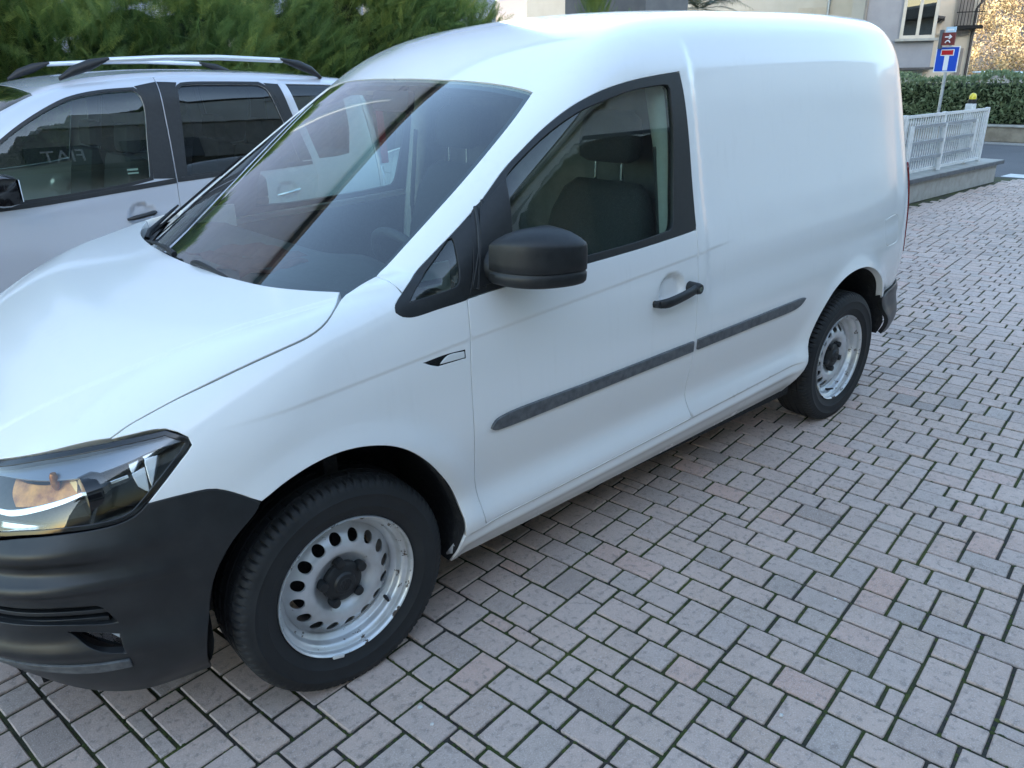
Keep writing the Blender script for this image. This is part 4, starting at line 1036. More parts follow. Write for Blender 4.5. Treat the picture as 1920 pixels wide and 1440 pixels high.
for (i, j, w, h) in tiles:
    u, v = (i+w/2)*UNIT, (j+h/2)*UNIT; x, y = PX0+u*ca-v*sa+.6, PY0+u*sa+v*ca
    if x < -6.8 or x > 12.9 or y > 5.1 or y < -5.2: continue
    if x > 4.4 and y > 1.60+.012*(x-9): continue
    p = cm @ Vector((x, y, 0)); vis = False
    if p.z < 0:
        sx, sy = .5+fpx*p.x/-p.z, .5-fpx*4/3*p.y/-p.z
        vis = -.01 < sx < 1.01 and -.01 < sy < 1.02 and not (y > -.80 and -.4 < x < 3.4) and not (y > -.5 and x <= -.4)
    places.append((x, y, w, h, -p.z, vis))
order = sorted([k for k in range(len(places)) if places[k][5]], key=lambda k: places[k][4]-(.25 if places[k][2]*places[k][3] > 3 else 0))[:300]
single = set(order); shared = {}
V = []; F = []
prng = random.Random(8)
for k, (x, y, w, h, d, vis) in enumerate(places):
    var = prng.randrange(6); dz = prng.gauss(0, .0011); rz = ANG+prng.gauss(0, .006)
    if k in single:
        key = (w, h, var)
        if key not in shared:
            me = bpy.data.meshes.new('paver'); pv, pf = PM[(w, h)][var]; me.from_pydata(pv, [], pf); me.materials.append(MATS['paver_single']); me.update(); shared[key] = me
        o = bpy.data.objects.new('paver', shared[key]); COL.objects.link(o); o.parent = paving
        o.location = (x, y, dz); o.rotation_euler = (0, 0, rz)
    else:
        pv, pf = PM[(w, h)][var]; n = len(V); c_, s_ = math.cos(rz), math.sin(rz)
        V += [(x+a*c_-b*s_, y+a*s_+b*c_, c+dz) for a, b, c in pv]; F += [tuple(q+n for q in f) for f in pf]
pf_ = mesh_obj('paver_field', V, F, 'paver_field', paving, smooth=False); pf_['kind'] = 'stuff'
# moss cushions in the joints
V = []; F = []; mr = random.Random(21)
near = [p for p in places if p[5] and p[4] < 6]
for (x, y, w, h, d, vis) in near:
    for _ in range(14):
        dens = .5+.5*math.sin(x*2.1+1.0)*math.sin(y*3.3+.5)+.25*math.sin(x*7+y*5)
        if mr.random() > dens*.9+.18: continue
        if mr.random() < .5: a, b = mr.uniform(-1, 1)*w*UNIT/2, mr.choice((-1, 1))*h*UNIT/2
        else: a, b = mr.choice((-1, 1))*w*UNIT/2, mr.uniform(-1, 1)*h*UNIT/2
        r = mr.uniform(.0035, .0085); hh = r*mr.uniform(.55, 1.0); n = len(V)
        cx, cy = x+a*ca-b*sa+mr.gauss(0, .001), y+a*sa+b*ca+mr.gauss(0, .001); t0 = mr.random()*6
        for q in range(5): V.append((cx+r*math.cos(t0+q*1.2566)*mr.uniform(.8, 1.25), cy+r*math.sin(t0+q*1.2566)*mr.uniform(.8, 1.25), -.0062))
        V.append((cx, cy, -.0062+hh))
        F += [(n+q, n+(q+1) % 5, n+5) for q in range(5)]
tag(mesh_obj('moss', V, F, 'moss', None, smooth=True), 'low green moss growing in the joints between the pavers', 'moss', kind='stuff')

# a few pale chips lying about
noisy('pebble', (.55, .53, .50), (.70, .68, .65), 60, .8)
pb = random.Random(14)
for (x, y, r, lb) in ((.06, -1.07, .0085, 'pale stone chip on the paving just below the front wheel'), (.05, -1.14, .0060, 'smaller white chip beside the pale chip below the front wheel'),
                      (1.33, -1.59, .0065, 'pale pebble on the paving midway between the van and the right edge'), (.76, -1.74, .0065, 'pale pebble near the bottom edge of the paving right of centre')):
    bm = bmesh.new(); bmesh.ops.create_icosphere(bm, subdivisions=1, radius=1)
    for v in bm.verts: v.co = Vector((v.co.x*pb.uniform(.7, 1.3), v.co.y*pb.uniform(.7, 1.1), v.co.z*.6))*r
    bm.verts.index_update(); o = mesh_obj('pebble', [tuple(v.co) for v in bm.verts], [[v.index for v in f.verts] for f in bm.faces], 'pebble', None, smooth=False); bm.free()
    o.location = (x, y, .003); tag(o, lb, 'pebble', 'pale chips on the paving')

# ================================================================== silver estate car beside the van
RAKE = 0.
def make_car(name, paintm, label):
    car = tag(empty(name, (0, 0, 0)), label, 'car')
    s_ = Side(d_F); X = s_.xz
    def dent(x, y, z): 
        a = np.hypot((x-.475)/.075, (z-.925)/.06); b = np.hypot((x-1.33)/.075, (z-.955)/.06)
        return d_F(x, y, z)+.016*(sstep(1, .6, a)+sstep(1, .6, b))
    sdn = Side(dent)
    seam_top = [(-.62,1.075),(-.4,1.235),(-.2,1.368),(0.,1.475),(.117,1.526),(.245,1.560),(.347,1.577),(.478,1.589),(.720,1.604)]
    fd = [X(seam_top), X([(.720,1.604),(.716,1.50),(.703,1.25),(.691,1.08),(.683,.98),(.672,.7),(.660,.45),(.640,.33)]), X([(.640,.33),(0,.32),(-.5,.32)]), X([(-.5,.32),(-.56,.5),(-.60,.8),(-.62,1.0),(-.62,1.075)])]
    rd = [X([(.720,1.604),(1.05,1.609),(1.30,1.606),(1.385,1.596),(1.425,1.565)]), X([(1.425,1.565),(1.475,1.36),(1.535,1.10),(1.535,1.0),(1.47,.86),(1.30,.775),(1.10,.72),(.95,.56),(.90,.40),(.87,.335)]), X([(.87,.335),(.75,.33),(.640,.33)]), X([(.640,.33),(.660,.45),(.672,.7),(.683,.98),(.691,1.08),(.703,1.25),(.716,1.50),(.720,1.604)])]
    f_loop, r_loop = loop(fd, .025, .0025), loop(rd, .025, .0025)
    third = loop([X([(1.495,1.125),(1.70,1.128),(1.80,1.135)]), X([(1.80,1.135),(1.835,1.30),(1.83,1.50),(1.80,1.545)]), X([(1.80,1.545),(1.62,1.555),(1.455,1.56)]), X([(1.455,1.56),(1.50,1.36),(1.555,1.12)])[:2]], .025) if False else \
            loop([X([(1.575,1.125),(1.70,1.128),(1.80,1.140)]), X([(1.80,1.140),(1.838,1.30),(1.835,1.48),(1.80,1.545)]), X([(1.80,1.545),(1.62,1.553),(1.465,1.558)]), X([(1.465,1.558),(1.52,1.34),(1.575,1.125)])], .025)
    af = [(-1.63+.375*math.cos(a), .30+.385*math.sin(a)) for a in np.linspace(math.pi*1.04, -.13, 15)]
    ar = [(1.275+.375*math.cos(a), .30+.385*math.sin(a)) for a in np.linspace(math.pi*1.10, -.13, 15)]
    wtop = [(.098,0,1.578),(.10,.2,1.575),(.112,.46,1.552),(.122,.62,1.535),(.118,.665,1.527)]
    pil = [(.118,.665,1.527),(0.,.675,1.462),(-.2,.69,1.340),(-.4,.70,1.205),(-.62,.71,1.06),(-.72,.70,1.02)]
    uvt = np.array([(2.0, rad(90)*.9), (.098, rad(90)*.9)])
    rear = np.vstack([X([(1.97,.42),(2.0,.6),(2.0,.9),(1.99,1.2),(1.97,1.42)]), [(1.96, rad(45)*.9), (1.97, rad(60)*.9), (1.99, rad(75)*.9), (2.0, rad(90)*.9)]])
    sh = loop([s_.uv(wtop), s_.uv(pil), s_.uv([(-.72,.70,1.02),(-1.2,.70,.99),(-1.8,.66,.93),(-2.15,.6,.86)]), X([(-2.15,.82),(-2.12,.7),(-2.06,.45),(-2.03,.24)]) if False else s_.uv([(-2.15,.60,.86),(-2.12,.72,.75),(-2.05,.78,.6)]), X([(-2.05,.6),(-2.02,.30)]), X(af), X([(-1.26,.25),(-.4,.22),(.9,.22)]), X(ar), X([(1.647,.25),(1.8,.30),(1.97,.42)]), rear[:5], rear[4:], uvt], .04, .002)
    sh[:, 1] = np.minimum(sh[:, 1], rad(90)*.9); sh[sh[:, 1] > rad(89.3)*.9, 1] = rad(90)*.9
    skin('body_shell', paintm, car, s_, sh, [inset(f_loop, -.005), inset(r_loop, -.005), third], .045, .03, 0, 'J', ctr)
    skin('headliner', 'interior_dark', car, s_, inset(sh, .006), [inset(f_loop, -.03), inset(r_loop, -.03), inset(third, -.01)], .07, 0, -.04, 'J')
    fg = loop([X([(-.50,1.035),(-.045,1.050),(.149,1.060),(.425,1.082),(.560,1.102)]), X([(.560,1.102),(.595,1.30),(.622,1.46),(.614,1.52),(.588,1.545)]), X([(.588,1.545),(.42,1.535),(.276,1.509),(.166,1.466),(.02,1.388),(-.089,1.316),(-.3,1.172),(-.5,1.035)])], .025)
    rg = loop([X([(.752,1.098),(.95,1.105),(1.2,1.113),(1.445,1.122)]), X([(1.445,1.122),(1.40,1.32),(1.357,1.48),(1.335,1.535),(1.295,1.560)]), X([(1.295,1.560),(1.1,1.565),(.880,1.566),(.840,1.560),(.815,1.535)]), X([(.815,1.535),(.785,1.32),(.752,1.098)])], .025)
    for sg in 'LR':
        k = -1 if sg == 'L' else 1
        d1 = skin('front_door', paintm, car, sdn, f_loop, [fg], .025, .02, 0, sg)
        d2 = skin('rear_door', paintm, car, sdn, r_loop, [rg], .025, .02, 0, sg)
        for d, g in ((d1, fg), (d2, rg)):
            skin('window_glass', 'side_glass' if d is d1 else 'dark_glass', d, s_, inset(g, -.004), [], .05, 0, -.008, sg)
            skin('window_seal', 'black_plastic', d, s_, inset(g, -.013), [inset(g, .002)], .02, .003, .0018, sg)
        skin('pillar_trim', 'black_plastic', d1, s_, loop([X([(.575,1.098),(.688,1.090)]), X([(.688,1.090),(.700,1.25),(.714,1.50),(.716,1.580)]), X([(.716,1.580),(.60,1.560)]), X([(.60,1.560),(.634,1.50),(.634,1.44),(.605,1.28),(.575,1.098)])], .03), [], .03, .003, .003, sg)
        skin('pillar_trim', 'black_plastic', d2, s_, loop([X([(.697,1.09),(.738,1.093)]), X([(.738,1.093),(.772,1.32),(.802,1.53),(.825,1.575)]), X([(.825,1.575),(.724,1.580)]), X([(.724,1.580),(.722,1.50),(.709,1.25),(.697,1.09)])], .03), [], .03, .003, .003, sg)
        skin('pillar_trim', 'black_plastic', d2, s_, loop([X([(1.460,1.124),(1.522,1.124)]), X([(1.522,1.124),(1.462,1.36),(1.415,1.555)]), X([(1.415,1.555),(1.33,1.562)]), X([(1.33,1.562),(1.37,1.49),(1.413,1.32),(1.460,1.124)])], .03), [], .03, .003, .003, sg)
        skin('quarter_glass', 'dark_glass', car, s_, inset(third, -.004), [], .05, 0, -.006, sg)
        skin('belt_seal', 'black_plastic', d1, s_, loop([X([(-.50,1.020),(-.045,1.035),(.149,1.046),(.425,1.068),(.688,1.088)]), X([(.688,1.088),(.688,1.066)]), X([(.688,1.066),(.425,1.048),(.149,1.028),(-.045,1.016),(-.50,1.002)]), X([(-.50,1.002),(-.50,1.020)])], .03), [], .03, .006, .005, sg)
        skin('belt_seal', 'black_plastic', d2, s_, loop([X([(.697,1.088),(.95,1.098),(1.2,1.104),(1.52,1.116)]), X([(1.52,1.116),(1.52,1.098)]), X([(1.52,1.098),(1.2,1.086),(.95,1.08),(.697,1.070)]), X([(.697,1.070),(.697,1.088)])], .03), [], .03, .006, .005, sg)
        for x0, d, mt in ((.395, d1, 'black_plastic'), (1.255, d2, 'chrome')):
            pts = []
            for t in np.linspace(0, 1, 8):
                P, N = s_.lift(X([(x0+.15*t, (.905 if d is d1 else .94)+.022*t)])); p = P[0]+N[0]*(.006+.022*math.sin(math.pi*t)**.5)
                pts.append((p[0], p[1]*k, p[2]))
            MB().tube(pts, [.006,.011,.012,.012,.012,.012,.013,.009], 8).build('door_handle', mt, d, True)
        # roof rail: black feet and a bar
        rail = MB().tube([(.50, k*.635, 1.690), (.8, k*.645, 1.702), (1.1, k*.645, 1.703), (1.49, k*.635, 1.687)], .0145, 10).build('roof_rail', 'white_paint' if False else 'rail_silver', car, True)
        for pts in ([(.265,1.600),(.33,1.650),(.42,1.682),(.515,1.692)], [(1.735,1.585),(1.68,1.640),(1.60,1.673),(1.475,1.688)]):
            V = []; F = []; n = 12
            base = [1.575, 1.585, 1.600, 1.672] 
            for i, (x, z) in enumerate(pts):
                hgt = (.02, .05, .055, .018)[i]; zc = z-hgt*.5+.012
                for q in range(n):
                    a = 2*math.pi*q/n; V.append((x, k*.635+.020*math.cos(a), zc+hgt*.5*math.sin(a)+.002))
            for i in range(3):
                for q in range(n): F.append((i*n+q, i*n+(q+1) % n, (i+1)*n+(q+1) % n, (i+1)*n+q))
            F += [tuple(range(n)), tuple(range(3*n, 4*n))]
            sub = MB().add(V, F); sub.build('rail_foot', 'black_plastic', rail, True)
        mm = MB().box((-.165, k*1.0, 1.125), (.13, .22, .145), bev=.05).build('door_mirror', 'gloss_black', car, True)
        MB().tube([(-.20, k*.86, 1.06), (-.18, k*.93, 1.08)], .03, 8).build('mirror_arm', 'gloss_black', mm, True)
        MB().box((-.0985, k*1.0, 1.125), (.004, .17, .10)).build('mirror_glass', 'chrome', mm)
        MB().box((2.080, k*.748, 1.24), (.05, .03, .38), Matrix.Rotation(-.06, 3, 'Y'), .025).build('tail_light', 'red_lens', car, True)
    t_ = Top(d_up, .3, 2.2)
    wl_ = [[(x, -y) for x, y, z in wtop[::-1]]+[(x, y) for x, y, z in wtop[1:]], [(x, y) for x, y, z in pil[:-1]]]
    bs = [(-.80+.32*y*y, y) for y in np.linspace(.70, -.70, 9)]
    wlp = loop([wl_[0], wl_[1], bs, [(x, -y) for x, y in wl_[1][::-1]]], .05, .003)
    w_ = skin('windscreen', 'side_glass', car, t_, wlp, [], .08, .004, -.002, 'R')
    skin('windscreen_border', 'gloss_black', w_, t_, inset(wlp, .003), [inset(wlp, .03)], .03, 0, -.010, 'R')
    h_ = Top(d_low, .3, 1.6); hb = [(-2.15,.60),(-1.8,.66),(-1.2,.70),(-.72,.70)]
    hl_ = loop([hb, [(-.72,.70),(-.82,.4),(-.86,0),(-.82,-.4),(-.72,-.70)], [(x, -y) for x, y in hb[::-1]], [(-2.15,-.60),(-2.28,-.3),(-2.31,0),(-2.28,.3),(-2.15,.60)]], .06, .003)
    skin('bonnet', paintm, car, h_, hl_, [], .08, .012, 0, 'R')
    fr = Round(d_low, -1.6, -1); q = fr.uv
    bl = loop([q([(-2.05,.78,.6),(-2.12,.72,.75),(-2.15,.60,.86),(-2.28,.3,.86),(-2.31,.001,.86)]), np.array([(0, .86), (0, .25)]), q([(-2.4,.001,.25),(-2.3,.5,.25),(-2.02,.78,.30)]), q([(-2.02,.78,.30),(-2.05,.78,.6)])], .05)
    bl[bl[:, 0] < .004, 0] = 0
    skin('front_bumper', paintm, car, fr, bl, [], .07, .01, 0, 'J', ctr)
    b_ = Back(d_up, 1.7); e = s_.lift(np.vstack([crom(rear[:5]), crom(rear[4:])]))[0][:, 1:3]
    rl_ = loop([e, np.array([(0, e[-1, 1]), (0, .42)]), np.array([(0, .42), (.4, .42), (e[0, 0], e[0, 1])])], .05, .003); rl_[rl_[:, 0] < .004, 0] = 0
    rgl = loop([np.array([(.0, 1.12), (.6, 1.12)]), np.array([(.6, 1.12), (.57, 1.45)]), np.array([(.57, 1.45), (0, 1.48)]), np.array([(0, 1.48), (0, 1.12)])], .05); rgl[:, 0] = np.maximum(rgl[:, 0], .012)
    tg = skin('tailgate', paintm, car, b_, rl_, [rgl], .06, .012, 0, 'J', ctr)
    skin('rear_glass', 'dark_glass', tg, b_, inset(rgl, -.012), [], .08, 0, -.004, 'B')
    MB().box((-.1, 0, .34), (3.9, 1.5, .04)).build('floor_pan', 'liner_black', car)
    MB().box((-.70, 0, .68), (.06, 1.45, .68)).build('firewall', 'liner_black', car)
    MB().box((-.55, 0, .93), (.42, 1.50, .16), bev=.05).build('dashboard', 'interior_dark', car, True)
    for (x, y) in ((.25, -.37), (.25, .37), (1.05, -.37), (1.05, .37)):
        st = MB().box((x, y, .56), (.5, .5, .22), bev=.06); st.box((x+.28, y, .90), (.13, .48, .60), Matrix.Rotation(.22, 3, 'Y'), .05); st.box((x+.36, y, 1.28), (.09, .25, .16), Matrix.Rotation(.15, 3, 'Y'), .04)
        st.build('seat', 'seat_fabric', car, True)
    stk = MB().box((.485, -.800, 1.150), (.055, .002, .010)); stk.box((.485, -.802, 1.132), (.055, .002, .008)); stk.build('window_sticker', 'sticker_white', car)
    for x, k, a in ((-1.63, -1, 10), (1.275, -1, 40), (-1.63, 1, 60), (1.275, 1, 30)):
        w = copy_tree(wheel, car); w.location = (x, k*.745, .3075); w.rotation_euler = (0, rad(a), 0 if k < 0 else math.pi)
    for x, arc in ((-1.63, af), (1.275, ar)):
        for k in (-1, 1):
            P, N = s_.lift(X(arc)); V = []; F = []; n = len(P)
            for dy in (0., .32):
                V += [(p[0], k*(p[1]-.01-dy), p[2]) for p in P]
            for i in range(n-1): F.append((i, i+1, n+i+1, n+i))
            V.append((x, k*.5, .25)); F += [(n+i, n+i+1, 2*n) for i in range(n-1)]
            mesh_obj('wheel_arch_liner', V, F, 'liner_black', car)
    return car
bsdf('rail_silver', (.78, .80, .82), .3, .6)
estate = make_car('estate_car', 'silver_paint', 'silver-blue estate car with roof rails parked on the far side of the van')
estate.location = (0, 2.87, 0)
white_car = copy_tree(estate); white_car.name = 'estate_car'
white_car.location = (5.25, 3.35, 0)
tag(white_car, 'white estate car seen through the van windscreen, parked behind the silver car', 'car')
def repaint(o):
    for c in o.children:
        if c.type == 'MESH' and c.data.materials and c.data.materials[0].name == 'silver_paint':
            c.data = c.data.copy(); c.data.materials[0] = MATS['white_paint']
        repaint(c)
repaint(white_car)

# ================================================================== background
noisy('wall_lilac', (.27, .31, .41), (.31, .35, .45), 3, .9)
noisy('wall_cream', (.62, .55, .45), (.67, .60, .50), 2, .9)
noisy('wall_grey', (.27, .27, .29), (.31, .31, .33), 2, .9, .1, .003)
noisy('wall_white', (.72, .72, .69), (.78, .78, .75), 2, .85)
noisy('wall_dark', (.10, .11, .12), (.13, .14, .15), 4, .9)
noisy('concrete', (.30, .29, .26), (.42, .41, .38), 8, .92, .4, .006, lo=.3, hi=.7)
noisy('slate_edge', (.075, .08, .085), (.12, .125, .13), 10, .7)
noisy('white_metal', (.62, .62, .60), (.74, .74, .72), 22, .45, lo=.3, hi=.6)
noisy('grey_metal', (.34, .36, .38), (.44, .46, .48), 14, .4, metal=.6)
noisy('shutter_cream', (.58, .49, .38), (.64, .55, .43), 5, .8)
noisy('beige_frame', (.50, .45, .37), (.56, .51, .43), 8, .7)
noisy('wood_grey', (.20, .18, .16), (.30, .27, .24), 12, .85, vec=(1, 1, .2))
noisy('tile_dark', (.06, .055, .055), (.11, .10, .095), 14, .85)
noisy('bark', (.06, .045, .035), (.11, .085, .065), 20, .95, .6, .02)
noisy('stone_wall', (.20, .17, .13), (.30, .26, .20), 5, .95, .5, .02)
bsdf('sign_blue', (.012, .075, .50), .35); bsdf('sign_white', (.78, .79, .80), .35); bsdf('sign_red', (.50, .012, .015), .35)
bsdf('sign_brown', (.16, .028, .025), .4); bsdf('sign_pale', (.45, .60, .72), .4); bsdf('lamp_yellow', (.75, .60, .03), .3, 0, .4)
bsdf('curtain', (.35, .36, .35), .9)
def leaf_mat(name, stops, tr=.25):
    m, nt, b = bsdf(name, (.05, .08, .02), .55, spec=.35)
    a = nd(nt, 'ShaderNodeAttribute', attribute_name='tone'); c = ramp(nt, a.outputs['Fac'], stops)
    nt.links.new(c, b.inputs['Base Color'])
    t = nd(nt, 'ShaderNodeBsdfTranslucent'); nt.links.new(c, t.inputs[0]); mx = nd(nt, 'ShaderNodeMixShader'); mx.inputs[0].default_value = tr
    out = [n for n in nt.nodes if n.type == 'OUTPUT_MATERIAL'][0]
    nt.links.new(b.outputs[0], mx.inputs[1]); nt.links.new(t.outputs[0], mx.inputs[2]); nt.links.new(mx.outputs[0], out.inputs[0])
leaf_mat('conifer_leaf', [(0, (.045, .095, .035)), (.35, (.10, .18, .055)), (.7, (.19, .26, .065)), (1, (.36, .36, .09))], .38)
leaf_mat('laurel_leaf', [(0, (.11, .16, .08)), (.5, (.21, .27, .14)), (1, (.36, .41, .26))], .35)
leaf_mat('autumn_leaf', [(0, (.18, .17, .17)), (.3, (.26, .20, .15)), (.6, (.42, .31, .17)), (1, (.56, .44, .24))])  # autumn colours, paled to put distant haze into the leaves
leaf_mat('palm_leaf', [(0, (.02, .035, .016)), (.6, (.06, .08, .035)), (1, (.30, .26, .16))])
rs_ = np.random.RandomState(7)
def scatter(name, mat, T, F, pos, fwd, up, scale, tone, parent=None):
    """copies of one small template sheet, joined into one mesh; fwd / up give each copy its turn"""
    T = np.array(T, float); n = len(pos); m = len(T)
    f = fwd/np.linalg.norm(fwd, axis=1)[:, None]; r = np.cross(f, up); r /= np.maximum(np.linalg.norm(r, axis=1), 1e-6)[:, None]; u = np.cross(r, f)
    V = pos[:, None, :]+scale[:, None, None]*(T[None, :, 0:1]*r[:, None, :]+T[None, :, 1:2]*f[:, None, :]+T[None, :, 2:3]*u[:, None, :])
    V = V.reshape(-1, 3); nf = len(F); k = len(F[0]); FF = (np.array(F)[None]+(np.arange(n)*m)[:, None, None]).reshape(-1, k)
    me = bpy.data.meshes.new(name); me.vertices.add(len(V)); me.vertices.foreach_set('co', V.ravel())
    me.loops.add(FF.size); me.loops.foreach_set('vertex_index', FF.ravel().astype(np.int32))
    me.polygons.add(len(FF)); me.polygons.foreach_set('loop_start', np.arange(0, FF.size, k, dtype=np.int32))
    me.update(calc_edges=True)
    a = me.attributes.new('tone', 'FLOAT', 'POINT'); a.data.foreach_set('value', np.repeat(np.clip(tone, 0, 1), m).astype(np.float32))
    me.materials.append(MATS[mat]); me.validate()
    o = bpy.data.objects.new(name, me); return link(o, parent)
# --- conifer hedge behind the cars
T = [(-.008,0,0),(.008,0,0),(0,1,-.12)]; F = [(0, 1, 2)]
for i in range(13):
    t = .08+.86*i/12; L = .40*(1-t)**.75*(1 if i > 1 else .6)+.06; z = -.12*t*t
    for s in (-1, 1):
        n = len(T); T += [(0, t-.012, z), (s*L*.52, t+L*.80, z-.05), (0, t+.022, z)]
        F += [(n, n+1, n+2)]
        if i % 2 == 0 and L > .15:
            n = len(T); T += [(s*L*.22, t+L*.30, z-.02), (s*L*.62, t+L*.42, z-.05), (s*L*.27, t+L*.42, z-.02)]; F += [(n, n+1, n+2)]
hedge = tag(empty('conifer_hedge', (1.5, 5.2, 0)), 'tall green conifer hedge running along behind the parked cars', 'hedge')
def hedge_top(x): return 2.42+.16*np.sin(x*1.9+.4)+.12*np.sin(x*4.3)+.10*np.sin(x*9.1+1)-.30*np.exp(-((x-.95)/.45)**2)-.55*sstep(3.6, 6.4, x)
N = 36000
hx = rs_.uniform(-5, 8.2, N); tp_ = rs_.rand(N) < .34
hz = np.where(tp_, 1, rs_.uniform(.42, 1, N)**.8)*hedge_top(hx); hy = np.where(tp_, rs_.uniform(4.55, 5.9, N), 4.62+.22*np.sin(hx*2.3)+.12*np.sin(hx*5.7+hz*3)+rs_.uniform(-.16, .30, N))
hy = hy+.10*sstep(1.6, 2.4, hz)
fw_ = np.stack([rs_.normal(0, .45, N), np.where(tp_, rs_.normal(-.1, .4, N), -.75+rs_.normal(0, .35, N)), np.where(tp_, 1.1, .75)+rs_.normal(0, .3, N)], 1)
up_ = np.stack([rs_.normal(0, .5, N), -1+rs_.normal(0, .4, N), .6+rs_.normal(0, .3, N)], 1)
clump = .5+.5*np.sin(hx*3.1+np.sin(hz*4+hx))*np.sin(hz*3.7+hx*.7)
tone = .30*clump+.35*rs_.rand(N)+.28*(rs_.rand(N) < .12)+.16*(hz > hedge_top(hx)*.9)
fo = scatter('foliage', 'conifer_leaf', T, F, np.stack([hx-1.5, hy-5.2, hz-.12], 1), fw_, up_, rs_.uniform(.11, .27, N), tone, hedge); fo['kind'] = 'stuff'
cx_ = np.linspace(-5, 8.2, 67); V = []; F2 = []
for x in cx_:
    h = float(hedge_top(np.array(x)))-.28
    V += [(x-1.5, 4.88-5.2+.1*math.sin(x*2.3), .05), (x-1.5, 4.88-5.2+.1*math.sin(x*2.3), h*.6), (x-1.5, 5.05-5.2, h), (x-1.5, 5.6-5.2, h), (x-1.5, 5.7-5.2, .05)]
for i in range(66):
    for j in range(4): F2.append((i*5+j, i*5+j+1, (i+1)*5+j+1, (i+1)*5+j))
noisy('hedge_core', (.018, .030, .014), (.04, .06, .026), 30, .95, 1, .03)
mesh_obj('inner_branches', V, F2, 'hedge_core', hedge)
for k in range(14):
    x = -4.6+k*.95; MB().tube([(x-1.5, .05, 0), (x-1.45, .02, .9), (x-1.5, .05, 1.9)], [.06,.045,.02], 7).build('trunk', 'bark', hedge, True)
# --- tall lilac-grey house behind the hedge
def house(name, label, loc, rz=0.): return tag(empty(name, loc, rad(rz)), label, 'building')
lil = house('apartment_house', 'tall lilac grey house rising behind the conifer hedge', (.5, 10, 0))
MB().box((0, 2.5, 5.3), (18.5, 5, 10.6)).build('wall', 'wall_lilac', lil)
MB().box((0, 2.35, 10.75), (19.0, 5.5, .28)).build('roof_eave', 'tile_dark', lil)
def window(par, c, w, h, axis, depth=.08, fr='beige_frame', shut=None, sash=2):
    """frame, panes and sill on a wall that faces -y ('y') or -x ('x')"""
    X = (lambda a, d, z: (c[0]+a, c[1]-d, c[2]+z)) if axis == 'y' else (lambda a, d, z: (c[0]-d, c[1]+a, c[2]+z))
    S = (lambda a, d, z: (a, d, z)) if axis == 'y' else (lambda a, d, z: (d, a, z))
    f = MB()
    for a in (-w/2, w/2): f.box(X(a, .02, 0), S(.09, depth, h+.09))
    for z in (-h/2, h/2): f.box(X(0, .022, z), S(w-.09, depth, .09))
    for i in range(1, sash): f.box(X(-w/2+w*i/sash, .024, 0), S(.09, depth, h-.09))
    win = f.build('window', fr, par)
    for i in range(sash):
        MB().box(X(-w/2+w*(i+.5)/sash, .012, 0), S(w/sash-.09, .012, h-.09)).build('pane', 'house_glass', win)
        MB().box(X(-w/2+w*(i+.5)/sash, -.02, 0), S(w/sash-.06, .012, h-.06)).build('curtain', 'curtain', win)
    MB().box(X(0, .09, -h/2-.08), S(w+.3, .2, .07)).build('sill', 'concrete', win)
    return win
for x in (-6.5, -3, .5, 4, 7): window(lil, (x, 0, 2.2), 1.2, 1.5, 'y')
# pole and wires
up = tag(empty('utility_pole', (2.5, 7.0, 0)), 'dark grey pole standing behind the hedge', 'pole')
MB().tube([(0, 0, 0), (0, 0, 6.5)], [.085, .065], 12).build('shaft', 'grey_metal', up, True)
MB().tube([(0, 0, 2.55), (1.2, .2, 2.50), (2.4, .4, 2.54)], .010, 6).build('cable', 'gap_dark', up, True)
# --- dark shed and cream house with shutters, palm
sh_ = house('garden_shed', 'dark grey shed wall showing above the van roof beside the hedge', (11, 8.4, 0))
MB().box((.6, 0, 1.55), (1.2, 2.0, 3.1)).build('wall', 'wall_dark', sh_)
MB().box((.6, 0, 3.17), (1.5, 2.3, .10)).build('roof', 'tile_dark', sh_)
MB().box((-.03, .2, 1.0), (.06, .95, 2.0)).build('door', 'wood_grey', sh_)
cre = house('shuttered_house', 'cream house with closed shutters showing above the van roof', (30, 19, 0), 33)
MB().box((4, 0, 4.2), (8, 17.2, 8.4)).build('wall', 'wall_cream', cre)
MB().box((3.7, 0, 8.5), (9.2, 18.2, .3)).build('roof', 'tile_dark', cre)
for y in (-6.8, -3.55, -.6, 2.4, 5.4):
    for z in (3.05, 6.2):
        fr = MB().box((-.03, y, z), (.06, 1.35, 1.75)).build('shutter_surround', 'wall_cream', cre)
        for k in (-.31, .31):
            s = MB().box((-.075, y+k, z), (.05, .60, 1.62)).build('shutter', 'shutter_cream', fr)
MB().tube([(-.12, -4.1, 0), (-.12, -4.1, 8.2)], .06, 10).build('downpipe', 'grey_metal', cre, True)
MB().tube([(-.12, -8.45, 0), (-.12, -8.45, 8.2)], .06, 10).build('downpipe', 'wood_grey', cre, True)
palm = tag(empty('palm_tree', (15, 9.2, 0)), 'palm with drooping fronds whose tips show above the van roof', 'tree')
MB().tube([(0, 0, 0), (.03, 0, 1.0), (0, 0, 2.75)], [.17, .14, .13], 12).build('trunk', 'bark', palm, True)
V = []; Fp = []; tn = []; pr_ = random.Random(2)
